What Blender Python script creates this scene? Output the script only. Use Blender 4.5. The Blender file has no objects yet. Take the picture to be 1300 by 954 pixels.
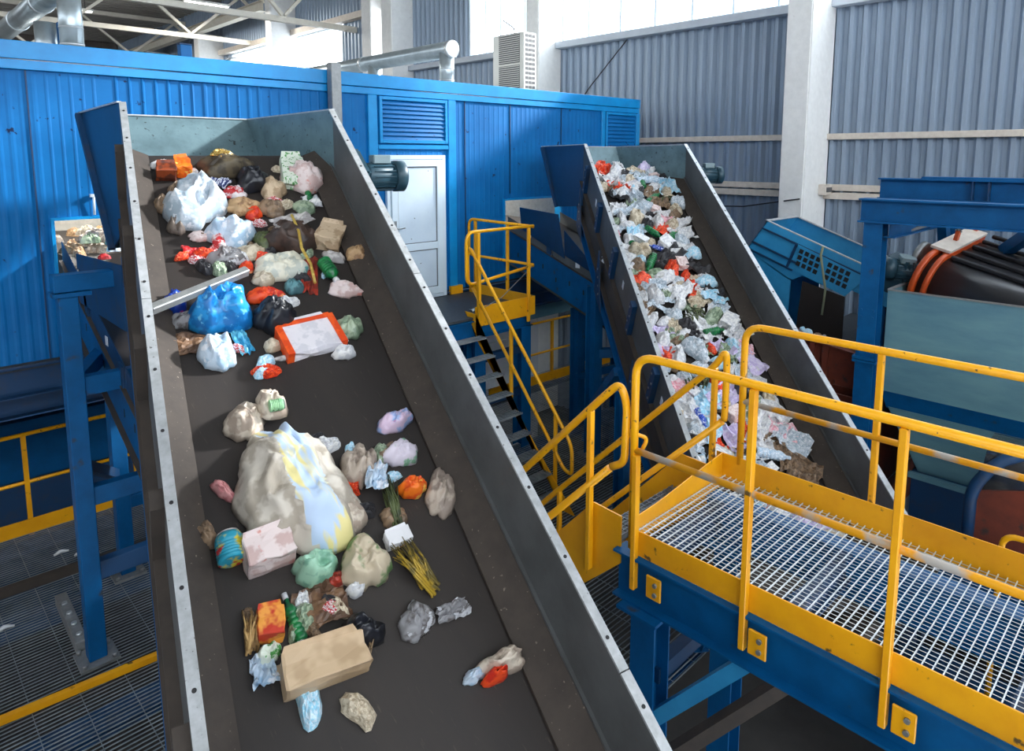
# Waste sorting hall: two inclined belt conveyors, a blue sorting cabin and yellow walkways.
import bpy, bmesh, math, random
from mathutils import Vector, Matrix, noise
SC = bpy.context.scene
COL = SC.collection
V = Vector
R = math.radians

# ------------------------------------------------------------------ helpers
def lin(c):
    c = c / 255.0
    return c / 12.92 if c <= 0.04045 else ((c + 0.055) / 1.055) ** 2.4
def rgb(r, g, b):
    return (lin(r), lin(g), lin(b), 1.0)

class MB:
    """collects shapes in world coordinates for ONE mesh"""
    def __init__(self):
        self.bm = bmesh.new()
        self.smooth = set()
    def verts(self, pts):
        return [self.bm.verts.new(p) for p in pts]
    def face(self, vs, smooth=False):
        try:
            f = self.bm.faces.new(vs)
            f.smooth = smooth
            return f
        except ValueError:
            return None
    def poly(self, pts):
        self.face(self.verts(pts))
        return self
    def hexa(self, p):
        v = self.verts(p)
        for a in ((3, 2, 1, 0), (4, 5, 6, 7), (0, 1, 5, 4), (1, 2, 6, 5), (2, 3, 7, 6), (3, 0, 4, 7)):
            self.face([v[i] for i in a])
        return self
    def box(self, x0, x1, y0, y1, z0, z1):
        return self.hexa([(x0, y0, z0), (x1, y0, z0), (x1, y1, z0), (x0, y1, z0),
                          (x0, y0, z1), (x1, y0, z1), (x1, y1, z1), (x0, y1, z1)])
    def obox(self, o, ax, ay, az, u, v, w):
        """box in a local frame: o origin, axes, ranges (a,b)"""
        o = V(o); q = []
        for c in (w[0], w[1]):
            for a, b in ((u[0], v[0]), (u[1], v[0]), (u[1], v[1]), (u[0], v[1])):
                q.append(o + ax * a + ay * b + az * c)
        return self.hexa(q)
    def bar(self, p0, p1, w, h, up=(0, 0, 1), off=(0, 0)):
        p0 = V(p0); p1 = V(p1); d = (p1 - p0); L = d.length; d.normalize()
        up = V(up)
        if abs(d.dot(up)) > 0.98: up = V((0, 1, 0))
        s = d.cross(up).normalized(); u = s.cross(d).normalized()
        return self.obox(p0, d, s, u, (0, L), (off[0] - w / 2, off[0] + w / 2), (off[1] - h / 2, off[1] + h / 2))
    def ibeam(self, p0, p1, w, h, up=(0, 0, 1), tf=0.014, tw=0.01):
        """an I-section from p0 to p1, p0/p1 on the centre line"""
        p0 = V(p0); p1 = V(p1); d = (p1 - p0); L = d.length; d.normalize()
        up = V(up)
        if abs(d.dot(up)) > 0.98: up = V((0, 1, 0))
        s = d.cross(up).normalized(); u = s.cross(d).normalized()
        self.obox(p0, d, s, u, (0, L), (-w / 2, w / 2), (h / 2 - tf, h / 2))
        self.obox(p0, d, s, u, (0, L), (-w / 2, w / 2), (-h / 2, -h / 2 + tf))
        self.obox(p0, d, s, u, (0, L), (-tw / 2, tw / 2), (-h / 2 + tf, h / 2 - tf))
        return self
    def tube(self, pts, r, seg=10, caps=True, closed=False):
        pts = [V(p) for p in pts]; n = len(pts)
        rs = r if isinstance(r, (list, tuple)) else [r] * n
        rings = []; u = None
        for i in range(n):
            if i == 0: t = pts[1] - pts[0]
            elif i == n - 1: t = pts[-1] - pts[-2]
            else: t = (pts[i + 1] - pts[i]).normalized() + (pts[i] - pts[i - 1]).normalized()
            t.normalize()
            if u is None:
                u = t.orthogonal().normalized()
            else:
                u = (u - t * u.dot(t))
                if u.length < 1e-6: u = t.orthogonal()
                u.normalize()
            v = t.cross(u)
            rings.append(self.verts([pts[i] + (u * math.cos(2 * math.pi * k / seg) + v * math.sin(2 * math.pi * k / seg)) * rs[i] for k in range(seg)]))
        for a, b in zip(rings, rings[1:]):
            for k in range(seg):
                self.face([a[k], a[(k + 1) % seg], b[(k + 1) % seg], b[k]], True)
        if caps:
            self.face(rings[0][::-1]); self.face(rings[-1])
        return self
    def cyl(self, p0, p1, r, seg=20):
        return self.tube([p0, p1], r, seg)
    def lathe(self, o, ax, prof, seg=20):
        """prof: list of (distance along ax, radius)"""
        o = V(o); ax = V(ax).normalized()
        return self.tube_rings([(o + ax * a, r) for a, r in prof], ax, seg)
    def tube_rings(self, pr, ax, seg=20):
        u = ax.orthogonal().normalized(); v = ax.cross(u); rings = []
        for p, r in pr:
            r = max(r, 1e-4)
            rings.append(self.verts([p + (u * math.cos(2 * math.pi * k / seg) + v * math.sin(2 * math.pi * k / seg)) * r for k in range(seg)]))
        for a, b in zip(rings, rings[1:]):
            for k in range(seg):
                self.face([a[k], a[(k + 1) % seg], b[(k + 1) % seg], b[k]], True)
        self.face(rings[0][::-1]); self.face(rings[-1])
        return self
    def prism(self, poly, d):
        """planar polygon extruded by vector d"""
        d = V(d); a = self.verts(poly); b = self.verts([V(p) + d for p in poly]); n = len(a)
        self.face(a[::-1]); self.face(b)
        for k in range(n):
            self.face([a[k], a[(k + 1) % n], b[(k + 1) % n], b[k]])
        return self
    def build(self, name, mat, parent=None, bevel=0.0, seg=1):
        bm = self.bm
        bmesh.ops.recalc_face_normals(bm, faces=bm.faces[:])
        if bevel:
            es = [e for e in bm.edges if len(e.link_faces) == 2 and e.calc_face_angle(0) > 0.6 and not (e.link_faces[0].smooth and e.link_faces[1].smooth)]
            bmesh.ops.bevel(bm, geom=es, offset=bevel, segments=seg, affect='EDGES', clamp_overlap=True)
        me = bpy.data.meshes.new(name)
        if parent is not None:
            bm.transform(Matrix.Translation(-root_loc(parent)))
        bm.to_mesh(me); bm.free()
        o = bpy.data.objects.new(name, me); COL.objects.link(o)
        for m in (mat if isinstance(mat, (list, tuple)) else [mat]):
            me.materials.append(m)
        if parent is not None:
            o.parent = parent
        return o

def root_loc(o):
    while o.parent is not None: o = o.parent
    return V(o.location)

def fillet(pts, r, n=6):
    """polyline with rounded corners"""
    pts = [V(p) for p in pts]; out = [pts[0]]
    for a, b, c in zip(pts, pts[1:], pts[2:]):
        d0 = (a - b); d1 = (c - b); l = min(r, d0.length * .49, d1.length * .49)
        s = b + d0.normalized() * l; e = b + d1.normalized() * l
        for k in range(n + 1):
            t = k / n
            out.append(s * (1 - t) ** 2 + b * 2 * t * (1 - t) + e * t * t)
    out.append(pts[-1])
    return out

def tag(o, label, cat, group=None, kind=None):
    o['label'] = label; o['category'] = cat
    if group: o['group'] = group
    if kind: o['kind'] = kind
    return o
def thing(name, label, cat, loc, group=None):
    o = bpy.data.objects.new(name, None); COL.objects.link(o)
    o.location = loc; o.empty_display_size = .1
    return tag(o, label, cat, group)
def struct(name, mb, mat, bevel=0):
    o = mb.build(name, mat, None, bevel); o['kind'] = 'structure'
    return o
def centre(o):
    """put a single mesh thing's origin at the middle of its underside"""
    me = o.data
    xs = [v.co for v in me.vertices]
    c = V(((min(p.x for p in xs) + max(p.x for p in xs)) / 2, (min(p.y for p in xs) + max(p.y for p in xs)) / 2, min(p.z for p in xs)))
    me.transform(Matrix.Translation(-c)); o.location = c
    return o

# ------------------------------------------------------------------ materials
MATS = {}
def mat(name, col, rough=.5, metal=0.0, col2=None, scale=6, amt=.5, spec=.5, bump=0, detail=6, thr=None, alpha=1, emit=None, emit_s=0, stretch=None, col3=None, scale3=25, thr3=(.62, .68), coat=0):
    m = bpy.data.materials.new(name); m.use_nodes = True
    nt = m.node_tree; N = nt.nodes; L = nt.links
    b = N['Principled BSDF']
    b.inputs['Base Color'].default_value = col
    b.inputs['Roughness'].default_value = rough
    b.inputs['Metallic'].default_value = metal
    b.inputs['Specular IOR Level'].default_value = spec
    b.inputs['Coat Weight'].default_value = coat
    if alpha < 1: b.inputs['Alpha'].default_value = alpha
    if emit:
        b.inputs['Emission Color'].default_value = emit; b.inputs['Emission Strength'].default_value = emit_s
    if col2 or bump:
        tc = N.new('ShaderNodeTexCoord'); mp = N.new('ShaderNodeMapping')
        L.new(tc.outputs['Object'], mp.inputs['Vector'])
        if stretch: mp.inputs['Scale'].default_value = stretch
        no = N.new('ShaderNodeTexNoise'); no.inputs['Scale'].default_value = scale; no.inputs['Detail'].default_value = detail
        no.inputs['Roughness'].default_value = .62
        L.new(mp.outputs['Vector'], no.inputs['Vector'])
        if col2:
            rp = N.new('ShaderNodeValToRGB')
            lo, hi = thr if thr else (.35, .75)
            rp.color_ramp.elements[0].position = lo; rp.color_ramp.elements[1].position = hi
            rp.color_ramp.elements[0].color = col; rp.color_ramp.elements[1].color = [a * (1 - amt) + c * amt for a, c in zip(col, col2)]
            L.new(no.outputs['Fac'], rp.inputs['Fac'])
            out = rp.outputs['Color']
            if col3:
                n3 = N.new('ShaderNodeTexNoise'); n3.inputs['Scale'].default_value = scale3; n3.inputs['Detail'].default_value = 8
                L.new(mp.outputs['Vector'], n3.inputs['Vector'])
                r3 = N.new('ShaderNodeValToRGB'); r3.color_ramp.elements[0].position = thr3[0]; r3.color_ramp.elements[1].position = thr3[1]
                L.new(n3.outputs['Fac'], r3.inputs['Fac'])
                mx = N.new('ShaderNodeMix'); mx.data_type = 'RGBA'
                L.new(r3.outputs['Color'], mx.inputs['Factor']); L.new(out, mx.inputs['A']); mx.inputs['B'].default_value = col3
                out = mx.outputs['Result']
            L.new(out, b.inputs['Base Color'])
        if bump:
            bp = N.new('ShaderNodeBump'); bp.inputs['Strength'].default_value = bump; bp.inputs['Distance'].default_value = .01
            L.new(no.outputs['Fac'], bp.inputs['Height']); L.new(bp.outputs['Normal'], b.inputs['Normal'])
    MATS[name] = m
    return m

M = {}
M['cabin'] = mat('cabin_blue_paint', rgb(6, 106, 172), .5, 0, rgb(2, 84, 146), 2.2, .7, spec=.2, col3=rgb(8, 30, 66), scale3=9, thr3=(.66, .70))
M['trim'] = mat('cabin_trim_light_blue', rgb(0, 140, 206), .38, 0, rgb(0, 112, 178), 5, .6)
M['steel_blue'] = mat('blue_steel_paint', rgb(0, 86, 142), .5, 0, rgb(0, 60, 106), 4, .7, spec=.25, col3=rgb(60, 52, 44), scale3=7, thr3=(.66, .76))
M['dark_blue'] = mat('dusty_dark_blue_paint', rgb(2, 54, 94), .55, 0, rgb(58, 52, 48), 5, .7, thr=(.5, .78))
M['chute_blue'] = mat('chute_mid_blue_paint', rgb(56, 158, 212), .45, 0, rgb(30, 126, 184), 3, .7, col3=rgb(40, 60, 70), scale3=5, thr3=(.66, .8))
M['hopper'] = mat('hopper_grey_blue', rgb(104, 146, 156), .45, .1, rgb(64, 108, 132), 1.2, .8, stretch=(1, 1, 4))
M['yellow'] = mat('yellow_safety_paint', rgb(240, 172, 16), .4, 0, rgb(214, 140, 10), 3, .7, col3=rgb(96, 74, 40), scale3=14, thr3=(.66, .72))
M['yellow_tube'] = mat('yellow_rail_paint', rgb(246, 178, 14), .33, 0, rgb(226, 150, 8), 6, .6, col3=rgb(84, 66, 40), scale3=28, thr3=(.655, .7))
M['yellow_worn'] = mat('worn_yellow_rail', rgb(240, 170, 16), .38, 0, rgb(222, 148, 10), 6, .6, col3=rgb(186, 182, 176), scale3=4, thr3=(.5, .58))
M['galv'] = mat('galvanised_steel', rgb(150, 152, 152), .45, .55, rgb(118, 122, 124), 24, .7)
M['zinc'] = mat('bright_zinc', rgb(200, 206, 210), .34, .7, rgb(150, 160, 168), 9, .6)
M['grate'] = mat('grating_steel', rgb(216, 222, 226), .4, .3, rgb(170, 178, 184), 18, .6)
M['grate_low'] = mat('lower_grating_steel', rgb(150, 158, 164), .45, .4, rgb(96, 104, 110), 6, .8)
M['rail'] = mat('side_rail_galvanised', rgb(186, 190, 194), .4, .35, rgb(140, 144, 146), 16, .8, col3=rgb(90, 88, 84), scale3=50, thr3=(.66, .72))
M['side'] = mat('conveyor_side_steel', rgb(98, 101, 103), .5, .3, rgb(68, 69, 69), 3, .8, col3=rgb(96, 88, 78), scale3=30, thr3=(.68, .75))
M['hood'] = mat('hood_sheet_steel', rgb(108, 134, 142), .4, .35, rgb(74, 96, 104), 5, .8, col3=rgb(46, 50, 50), scale3=22, thr3=(.64, .72))
M['hood_blue'] = mat('hood_outer_dark_blue', rgb(12, 62, 102), .4, .2, rgb(8, 40, 70), 3, .7)
M['skirt'] = mat('rubber_skirt_dusty', rgb(64, 56, 50), .75, 0, rgb(44, 38, 35), 7, .8, bump=.2, col3=rgb(120, 110, 98), scale3=46, thr3=(.68, .72))
M['belt'] = mat('black_rubber_belt', rgb(46, 40, 37), .62, 0, rgb(32, 29, 30), 2.4, .8, stretch=(2, .35, .35), col3=rgb(78, 68, 60), scale3=30, thr3=(.66, .8))
M['rubber'] = mat('magnet_belt_rubber', rgb(40, 40, 44), .32, 0, rgb(30, 30, 32), 4, .6)
M['frame_dark'] = mat('conveyor_frame_brown_dust', rgb(70, 62, 56), .7, .1, rgb(48, 44, 42), 6, .8)
M['bolt'] = mat('bolt_hole_dark', rgb(26, 26, 28), .6)
M['motor'] = mat('motor_teal_grey', rgb(38, 70, 84), .42, .1, rgb(26, 50, 62), 10, .6)
M['motor_lid'] = mat('motor_box_grey', rgb(120, 140, 146), .45, .1)
M['pvc'] = mat('door_white_plastic', rgb(206, 222, 236), .35, 0, rgb(190, 208, 226), 5, .6, col3=rgb(90, 96, 106), scale3=16, thr3=(.72, .74))
M['pvc_frame'] = mat('door_frame_white', rgb(214, 230, 242), .3)
M['gasket'] = mat('door_gasket_grey', rgb(110, 116, 124), .6)
M['conc'] = mat('whitewashed_column', rgb(236, 236, 234), .85, 0, rgb(220, 220, 218), 9, .7, bump=.25, col3=rgb(150, 146, 142), scale3=5, thr3=(.7, .85))
M['corr'] = mat('corrugated_grey_sheet', rgb(146, 162, 180), .42, .2, rgb(128, 144, 162), 2, .6, stretch=(1, 1, .2))
M['girt'] = mat('girt_cream_paint', rgb(218, 208, 196), .6, 0, rgb(188, 176, 164), 10, .7)
M['sill'] = mat('window_sill_grey', rgb(190, 198, 208), .6, 0, rgb(170, 178, 190), 5, .6)
M['farwall'] = mat('far_wall_brown_grey', rgb(120, 110, 104), .8, 0, rgb(96, 88, 84), 1, .7)
M['roofdeck'] = mat('roof_deck_light', rgb(176, 172, 164), .7, 0, rgb(150, 146, 140), 3, .6)
M['truss'] = mat('truss_cream_steel', rgb(226, 220, 206), .55, 0, rgb(204, 196, 180), 6, .6)
M['duct'] = mat('spiral_duct_zinc', rgb(176, 188, 194), .32, .75, rgb(130, 142, 150), 4, .7)
M['ac'] = mat('ac_casing_white', rgb(222, 222, 216), .5)
M['ac_dark'] = mat('ac_grille_grey', rgb(92, 92, 94), .6)
M['brown'] = mat('machine_rust_brown', rgb(120, 54, 36), .6, .1, rgb(74, 38, 30), 4, .8, col3=rgb(60, 48, 44), scale3=9, thr3=(.6, .7))
M['orange'] = mat('magnet_orange_paint', rgb(214, 86, 30), .42, 0, rgb(160, 62, 26), 7, .7)
M['chrome'] = mat('polished_roller', rgb(190, 188, 186), .2, .9)
M['floor'] = mat('hall_floor_concrete', rgb(74, 72, 70), .85, 0, rgb(48, 46, 46), 1.5, .8, bump=.2)
M['plyboard'] = mat('cabin_inner_board', rgb(206, 200, 186), .8, 0, rgb(170, 164, 150), 14, .8)
M['deck'] = mat('dark_chequer_deck', rgb(66, 72, 78), .55, .3, rgb(44, 48, 52), 14, .7)
M['strap'] = mat('pale_green_strap', rgb(150, 158, 130), .7)
M['plate'] = mat('machine_plate_white', rgb(214, 218, 222), .5)
M['tube_light'] = mat('lamp_tube_lit', rgb(255, 255, 250), .5, emit=(1, .98, .94, 1), emit_s=6)
M['cable'] = mat('black_cable', rgb(40, 40, 44), .6)
M['glass'] = None
def glass():
    m = bpy.data.materials.new('window_glass'); m.use_nodes = True
    nt = m.node_tree; N = nt.nodes; L = nt.links
    N.remove(N['Principled BSDF'])
    t = N.new('ShaderNodeBsdfTransparent'); t.inputs['Color'].default_value = (.96, .98, 1, 1)
    g = N.new('ShaderNodeBsdfGlossy'); g.inputs['Roughness'].default_value = .05
    mx = N.new('ShaderNodeMixShader'); mx.inputs['Fac'].default_value = .05
    L.new(t.outputs[0], mx.inputs[1]); L.new(g.outputs[0], mx.inputs[2])
    L.new(mx.outputs[0], N['Material Output'].inputs['Surface'])
    return m
M['glass'] = glass()
# corrugated sheet, cabin boards: surface pattern lives in the mesh

# ------------------------------------------------------------------ the hall
FLOOR_Z = -4.0
struct('floor', MB().box(-9, 13, -3.0, 46, FLOOR_Z - .2, FLOOR_Z), M['floor'])

def corr(mb, X, y0, y1, z0, z1, per=.21, dep=.075, th=.004):
    """trapezoidal sheet standing in the plane x = X, ribs upright"""
    y = y0; prof = []
    while y < y1:
        for a, d in ((0, 0), (.28, 0), (.5, 1), (.78, 1)):
            if y + a * per < y1: prof.append((y + a * per, -d * dep))
        y += per
    prof.append((y1, prof[-1][1]))
    lo = mb.verts([(X + d, yy, z0) for yy, d in prof]); hi = mb.verts([(X + d, yy, z1) for yy, d in prof])
    for k in range(len(prof) - 1):
        mb.face([lo[k], lo[k + 1], hi[k + 1], hi[k]])
XW = 12.0
w = MB()
corr(w, XW, -6.2, 46, FLOOR_Z, 4.59)          # the long lower field
corr(w, XW, -6.2, -1.0, 4.59, 8.6)           # unseen bay, closed to keep sun off the lower belt
corr(w, XW, 14.04, 16.9, 4.53, 8.6)           # beside the window of the third bay
corr(w, XW, 17.0, 46, 6.45, 8.6)              # above the low windows
corr(w, XW, 18.2, 20.4, 4.53, 6.45)
corr(w, XW, 29.4, 46, 4.46, 6.45)
struct('wall_right', w, M['corr'])
# back wall far behind, sheet with darker columns, and the roof
w = MB()
n = 60
for k in range(n):
    x0 = -10 + k * 23 / n; x1 = x0 + 23 / n
    d = .06 if k % 2 else 0
    w.box(x0, x1, 45.9 - d, 46.1, FLOOR_Z, 9.2)
struct('wall_back', w, M['farwall'])
w = MB(); w.box(-10, 12.2, -6.2, 46, 8.6, 8.75)
for k in range(128):
    y = -5.8 + k * .4
    w.box(-10, 12, y, y + .12, 8.53, 8.6)
struct('ceiling', w, M['roofdeck'])
w = MB(); w.box(-10.2, -10, -6.2, 46, FLOOR_Z, 6.4); w.box(-10.2, -10, -6.2, 46, 8.2, 8.7)  # out of view; window band height set for the fill light
for k in range(9): w.box(-10.2, -10, -6 + k * 6, -5.2 + k * 6, 6.4, 8.2)
struct('wall_left', w, M['farwall'])
# unseen end wall behind the viewpoint, added to shape daylight; window band starts at 3.6 m
w = MB(); w.box(-10, 12.2, -6.2, -6.0, FLOOR_Z, 3.6)
for k in range(4): w.box(-10 + k * 6.5, -9.6 + k * 6.5, -6.2, -6.0, 3.6, 8.7)
struct('wall_front', w, M['farwall'])

# girts and sills (trim)
def girt(i, y0, y1, z0, z1, x0, m):
    struct('trim_%d' % i, MB().box(x0, XW - .051, y0, y1, z0, z1), m, .006)
bays = [(-6.2, 4.69), (5.1, 10.78), (11.19, 16.47)]
gi = 1
for (a, b) in bays:
    girt(gi, a, b, 4.46, 4.60, 11.72, M['sill']); gi += 1
    girt(gi, a, b, 2.32, 2.42, 11.84, M['girt']); gi += 1
    girt(gi, a, b, 1.47, 1.575, 11.86, M['girt']); gi += 1
    girt(gi, a, b, 1.33, 1.44, 11.82, M['girt']); gi += 1
girt(gi, 17.0, 46, 6.3, 6.5, 11.7, M['girt']); gi += 1
girt(gi, 17.0, 46, 4.3, 4.5, 11.7, M['girt']); gi += 1

# windows: frame, mullions and glass
def window(i, y0, y1, z0, z1, ys):
    f = MB(); x0, x1 = XW - .05, XW + .05
    f.box(x0, x1, y0, y0 + .06, z0, z1); f.box(x0, x1, y1 - .06, y1, z0, z1)
    f.box(x0, x1, y0 + .06, y1 - .06, z0, z0 + .06); f.box(x0, x1, y0 + .06, y1 - .06, z1 - .06, z1)
    for y in ys: f.box(x0 + .02, x1 - .02, y - .022, y + .022, z0 + .06, z1 - .06)
    o = struct('window_%d' % i, f, M['pvc_frame'])
    g = MB(); g.box(XW - .004, XW + .004, y0 + .05, y1 - .05, z0 + .05, z1 - .05)
    g.build('window_glass', M['glass'], o)
window(1, -1.0, 4.69, 4.6, 8.5, [.2, 1.06, 1.92, 2.78, 3.64])
window(2, 5.1, 10.78, 4.6, 8.5, [5.7, 6.56, 7.42, 8.27, 9.14, 10.0])
window(3, 11.19, 14.04, 4.6, 8.5, [12.0, 12.86, 13.4])
window(4, 20.4, 23.57, 4.5, 6.3, [21.4, 22.4])
window(5, 24.0, 29.4, 4.5, 6.3, [24.9, 25.8, 26.7, 27.6, 28.5])

# whitewashed columns against the window wall
cl = ['whitewashed concrete column between the two bright corrugated bays, tallest in view',
      'whitewashed concrete column behind the air conditioner on the cabin roof',
      'pale concrete column right behind the end of the horizontal vent pipe',
      'slim pale column paired with the one behind the vent pipe',
      'pale column beside the bright low window beyond the grey steel post',
      'short looking pale column under the crane beam behind the round duct end',
      'farthest pale column top under the crane beam']
for (y0, y1, x0, zt), lb in zip([(4.69, 5.10, 11.03, 8.6), (10.78, 11.19, 11.19, 8.6), (16.47, 17.0, 11.2, 8.6), (17.7, 18.2, 11.3, 8.6),
                                 (23.57, 24.0, 11.0, 8.6), (30.2, 30.7, 10.9, 7.12), (37.0, 37.5, 10.9, 7.12)], cl):
    c = MB(); c.box(x0, XW - .06, y0, y1, FLOOR_Z, zt)
    tag(centre(c.build('concrete_column', M['conc'], None, .02, 2)), lb, 'column', 'columns along the window wall')
# crane beam on the far columns
c = MB(); c.ibeam((11.0, 24.1, 7.3), (11.0, 46, 7.3), .3, .34); c.box(10.96, 11.04, 24.1, 46, 7.471, 7.53)
tag(centre(c.build('crane_beam', M['truss'])), 'long cream crane beam lying on the far column tops', 'beam')

# roof trusses far behind the cabin, each one a welded frame
def truss(Y, zb, zt, lb):
    t = thing('roof_truss', lb, 'truss', (2, Y, zb), 'roof trusses behind the cabin')
    m = MB(); m.bar((-9.9, Y, zb), (11.9, Y, zb), .16, .16); m.build('bottom_chord', M['truss'], t)
    m = MB(); m.bar((-9.9, Y, zt), (11.9, Y, zt), .16, .16); m.build('top_chord', M['truss'], t)
    k = 0; x = -9.5
    while x < 11.5:
        m = MB()
        a, b = ((x, Y, zb + .08), (x + 1.9, Y, zt - .08)) if k % 2 == 0 else ((x, Y, zt - .08), (x + 1.9, Y, zb + .08))
        m.bar(a, b, .09, .1, (0, 1, 0)); m.build('diagonal', M['truss'], t)
        x += 1.9; k += 1
truss(19.5, 6.0, 8.2, 'nearer cream roof truss with slim diagonals above the cabin')
truss(27.0, 6.45, 8.2, 'second cream roof truss further behind the cabin')
truss(34.5, 6.5, 8.2, 'farthest cream roof truss near the dark back wall')
# tall dark wall posts of the back wall
for k, x in enumerate((-4, 1.2, 6.2, 9.4)):
    m = MB(); m.ibeam((x, 45.6, FLOOR_Z), (x, 45.6, 8.5), .4, .3, (0, 1, 0))
    tag(centre(m.build('wall_post', M['farwall'])), ['brown grey steel post of the back wall, outermost beyond the round duct', 'brown grey steel post of the back wall behind the round duct',
        'brown grey steel post of the back wall behind the truss diagonals', 'brown grey steel post of the back wall next to the crane beam'][k], 'post', 'back wall posts')
# fluorescent lamps hung from the roof
LAMP_W = 500
for p, lb in [((9.2, 24.5, 7.15), 'lit strip lamp hanging in front of the crane beam'), ((6.2, 29.5, 7.3), 'lit strip lamp beyond the zinc duct riser'), ((3.3, 18.0, 6.0), 'small lit strip lamp low above the cabin roof edge')]:
    t = thing('strip_lamp', lb, 'lamp', p, 'strip lamps under the roof')
    x, y, z = p
    m = MB(); m.box(x - .75, x + .75, y - .1, y + .1, z + .02, z + .09); m.build('lamp_body', M['ac'], t)
    for s in (-.05, .05):
        m = MB(); m.cyl((x - .7, y + s, z), (x + .7, y + s, z), .026, 10); m.build('lamp_tube', M['tube_light'], t)
    ld = bpy.data.lights.new('strip_lamp_light', 'AREA'); ld.energy = LAMP_W; ld.shape = 'RECTANGLE'; ld.size = 1.4; ld.size_y = .2; ld.color = (1, .96, .88)
    lo = bpy.data.objects.new('strip_lamp_light', ld); COL.objects.link(lo); lo.location = (x, y, z - .05)
    for s in (-.5, .5):
        m = MB(); m.cyl((x + s, y, z + .09), (x + s, y, 8.53), .008, 6); m.build('hanger', M['cable'], t)

# ------------------------------------------------------------------ the sorting cabin
CY = 7.9; CT = 3.11
H1 = (1.384, 2.62, .55, 1.42)      # inlet openings x0,x1,z0,z1
H2 = (7.43, 8.75, .40, 1.345)
cabin = thing('sorting_cabin', 'long blue sorting cabin with light blue trim and two belt openings', 'cabin', (4.5, CY, .0))
w = MB()
def wall_profile(x):
    """depth of the board at x: fine ribs, with a flush seam every 1.2 m"""
    if 1.9 < x < 4.36:
        return -.012 if (x / .125) % 1 < .22 else 0
    return -.004 if (x / .1) % 1 < .3 else 0
def board(x0, x1, zs):
    x = x0; xs = [x0]
    step = .0125 if x0 >= 1.38 and x1 <= 4.4 else .02
    while x < x1 - step: x += step; xs.append(x)
    xs.append(x1)
    pts = []
    for a in xs: pts.append((a, CY + wall_profile(a)))
    # merge flat runs
    q = [pts[0]]
    for i in range(1, len(pts) - 1):
        if not (abs(pts[i][1] - pts[i - 1][1]) < 1e-6 and abs(pts[i][1] - pts[i + 1][1]) < 1e-6): q.append(pts[i])
    q.append(pts[-1])
    for z0, z1 in zs:
        lo = w.verts([(a, b, z0) for a, b in q]); hi = w.verts([(a, b, z1) for a, b in q])
        for k in range(len(q) - 1): w.face([lo[k], lo[k + 1], hi[k + 1], hi[k]])
XL, XR = -3.0, 10.95
board(XL, H1[0], [(.06, 2.86)]); board(H1[0], H1[1], [(.06, H1[2]), (H1[3], 2.86)])
board(H1[1], H2[0], [(.06, 2.86)]); board(H2[0], H2[1], [(.06, H2[2]), (H2[3], 2.86)]); board(H2[1], XR, [(.06, 2.86)])
w.build('front_wall', M['cabin'], cabin)
m = MB(); m.box(XR - .02, XR, CY + .02, 14, .06, 3.0); m.build('end_wall', M['cabin'], cabin)
m = MB()
# pieces of the back and roof
m.box(XL, XR, 13.9, 14.0, .06, 3.0)
m.build('rear_wall', M['cabin'], cabin)
m = MB(); m.box(XL, XR, CY + .01, 14.0, 3.0, 3.06); m.build('roof', M['zinc'], cabin)
m = MB(); m.box(XL, XR, CY + .02, 13.9, -.02, .06); m.build('cabin_floor', M['deck'], cabin)
m = MB(); m.box(XL, XR, CY - .05, CY + .02, 2.945, CT); m.box(XL, XR, CY - .035, CY + .02, 2.85, 2.938); m.build('fascia', M['trim'], cabin, .005)
m = MB(); m.ibeam((XL, CY + .05, -.12), (XR, CY + .05, -.12), .2, .3); m.build('sole_beam', M['dark_blue'], cabin)
m = MB(); m.ibeam((XL, CY + .25, -.42), (XR, CY + .25, -.42), .2, .22); m.build('lower_beam', M['dark_blue'], cabin)
# seams between wall boards
for x in (.16, 1.257, 6.62, 7.55, 8.75):
    z0 = 1.45 if 7.43 < x < 8.8 else .06
    m = MB(); m.box(x - .006, x + .006, CY - .017, CY - .001, z0, 2.85); m.build('board_seam', M['dark_blue'], cabin)
# corner and opening trims
for x, wd, z0 in ((5.02, .14, .06), (6.36, .14, .06), (9.86, .1, .06), (10.93, .07, .06)):
    m = MB(); m.box(x - wd / 2, x + wd / 2, CY - .04, CY + .01, z0, 2.85); m.build('trim_post', M['trim'], cabin, .006)
m = MB(); m.box(5.1, 6.29, CY - .035, CY + .01, 2.14, 2.2); m.build('door_head_trim', M['trim'], cabin, .005)
def louvre(x0, x1, z0, z1, n):
    f = MB(); t = .045
    f.box(x0, x0 + t, CY - .05, CY - .001, z0, z1); f.box(x1 - t, x1, CY - .05, CY - .001, z0, z1)
    f.box(x0 + t, x1 - t, CY - .05, CY - .001, z0, z0 + t); f.box(x0 + t, x1 - t, CY - .05, CY - .001, z1 - t, z1)
    o = f.build('louvre_frame', M['trim'], cabin, .004)
    s = MB(); h = (z1 - z0 - 2 * t) / n
    for k in range(n):
        z = z0 + t + k * h
        s.hexa([(x0 + t, CY - .04, z), (x1 - t, CY - .04, z), (x1 - t, CY - .001, z), (x0 + t, CY - .001, z),
                (x0 + t, CY - .012, z + h * .96), (x1 - t, CY - .012, z + h * .96), (x1 - t, CY - .001, z + h * .96), (x0 + t, CY - .001, z + h * .96)])
    s.build('louvre_slats', M['cabin'], o)
louvre(5.12, 6.27, 2.22, 2.84, 9)
louvre(9.93, 10.88, 2.13, 2.84, 9)
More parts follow.
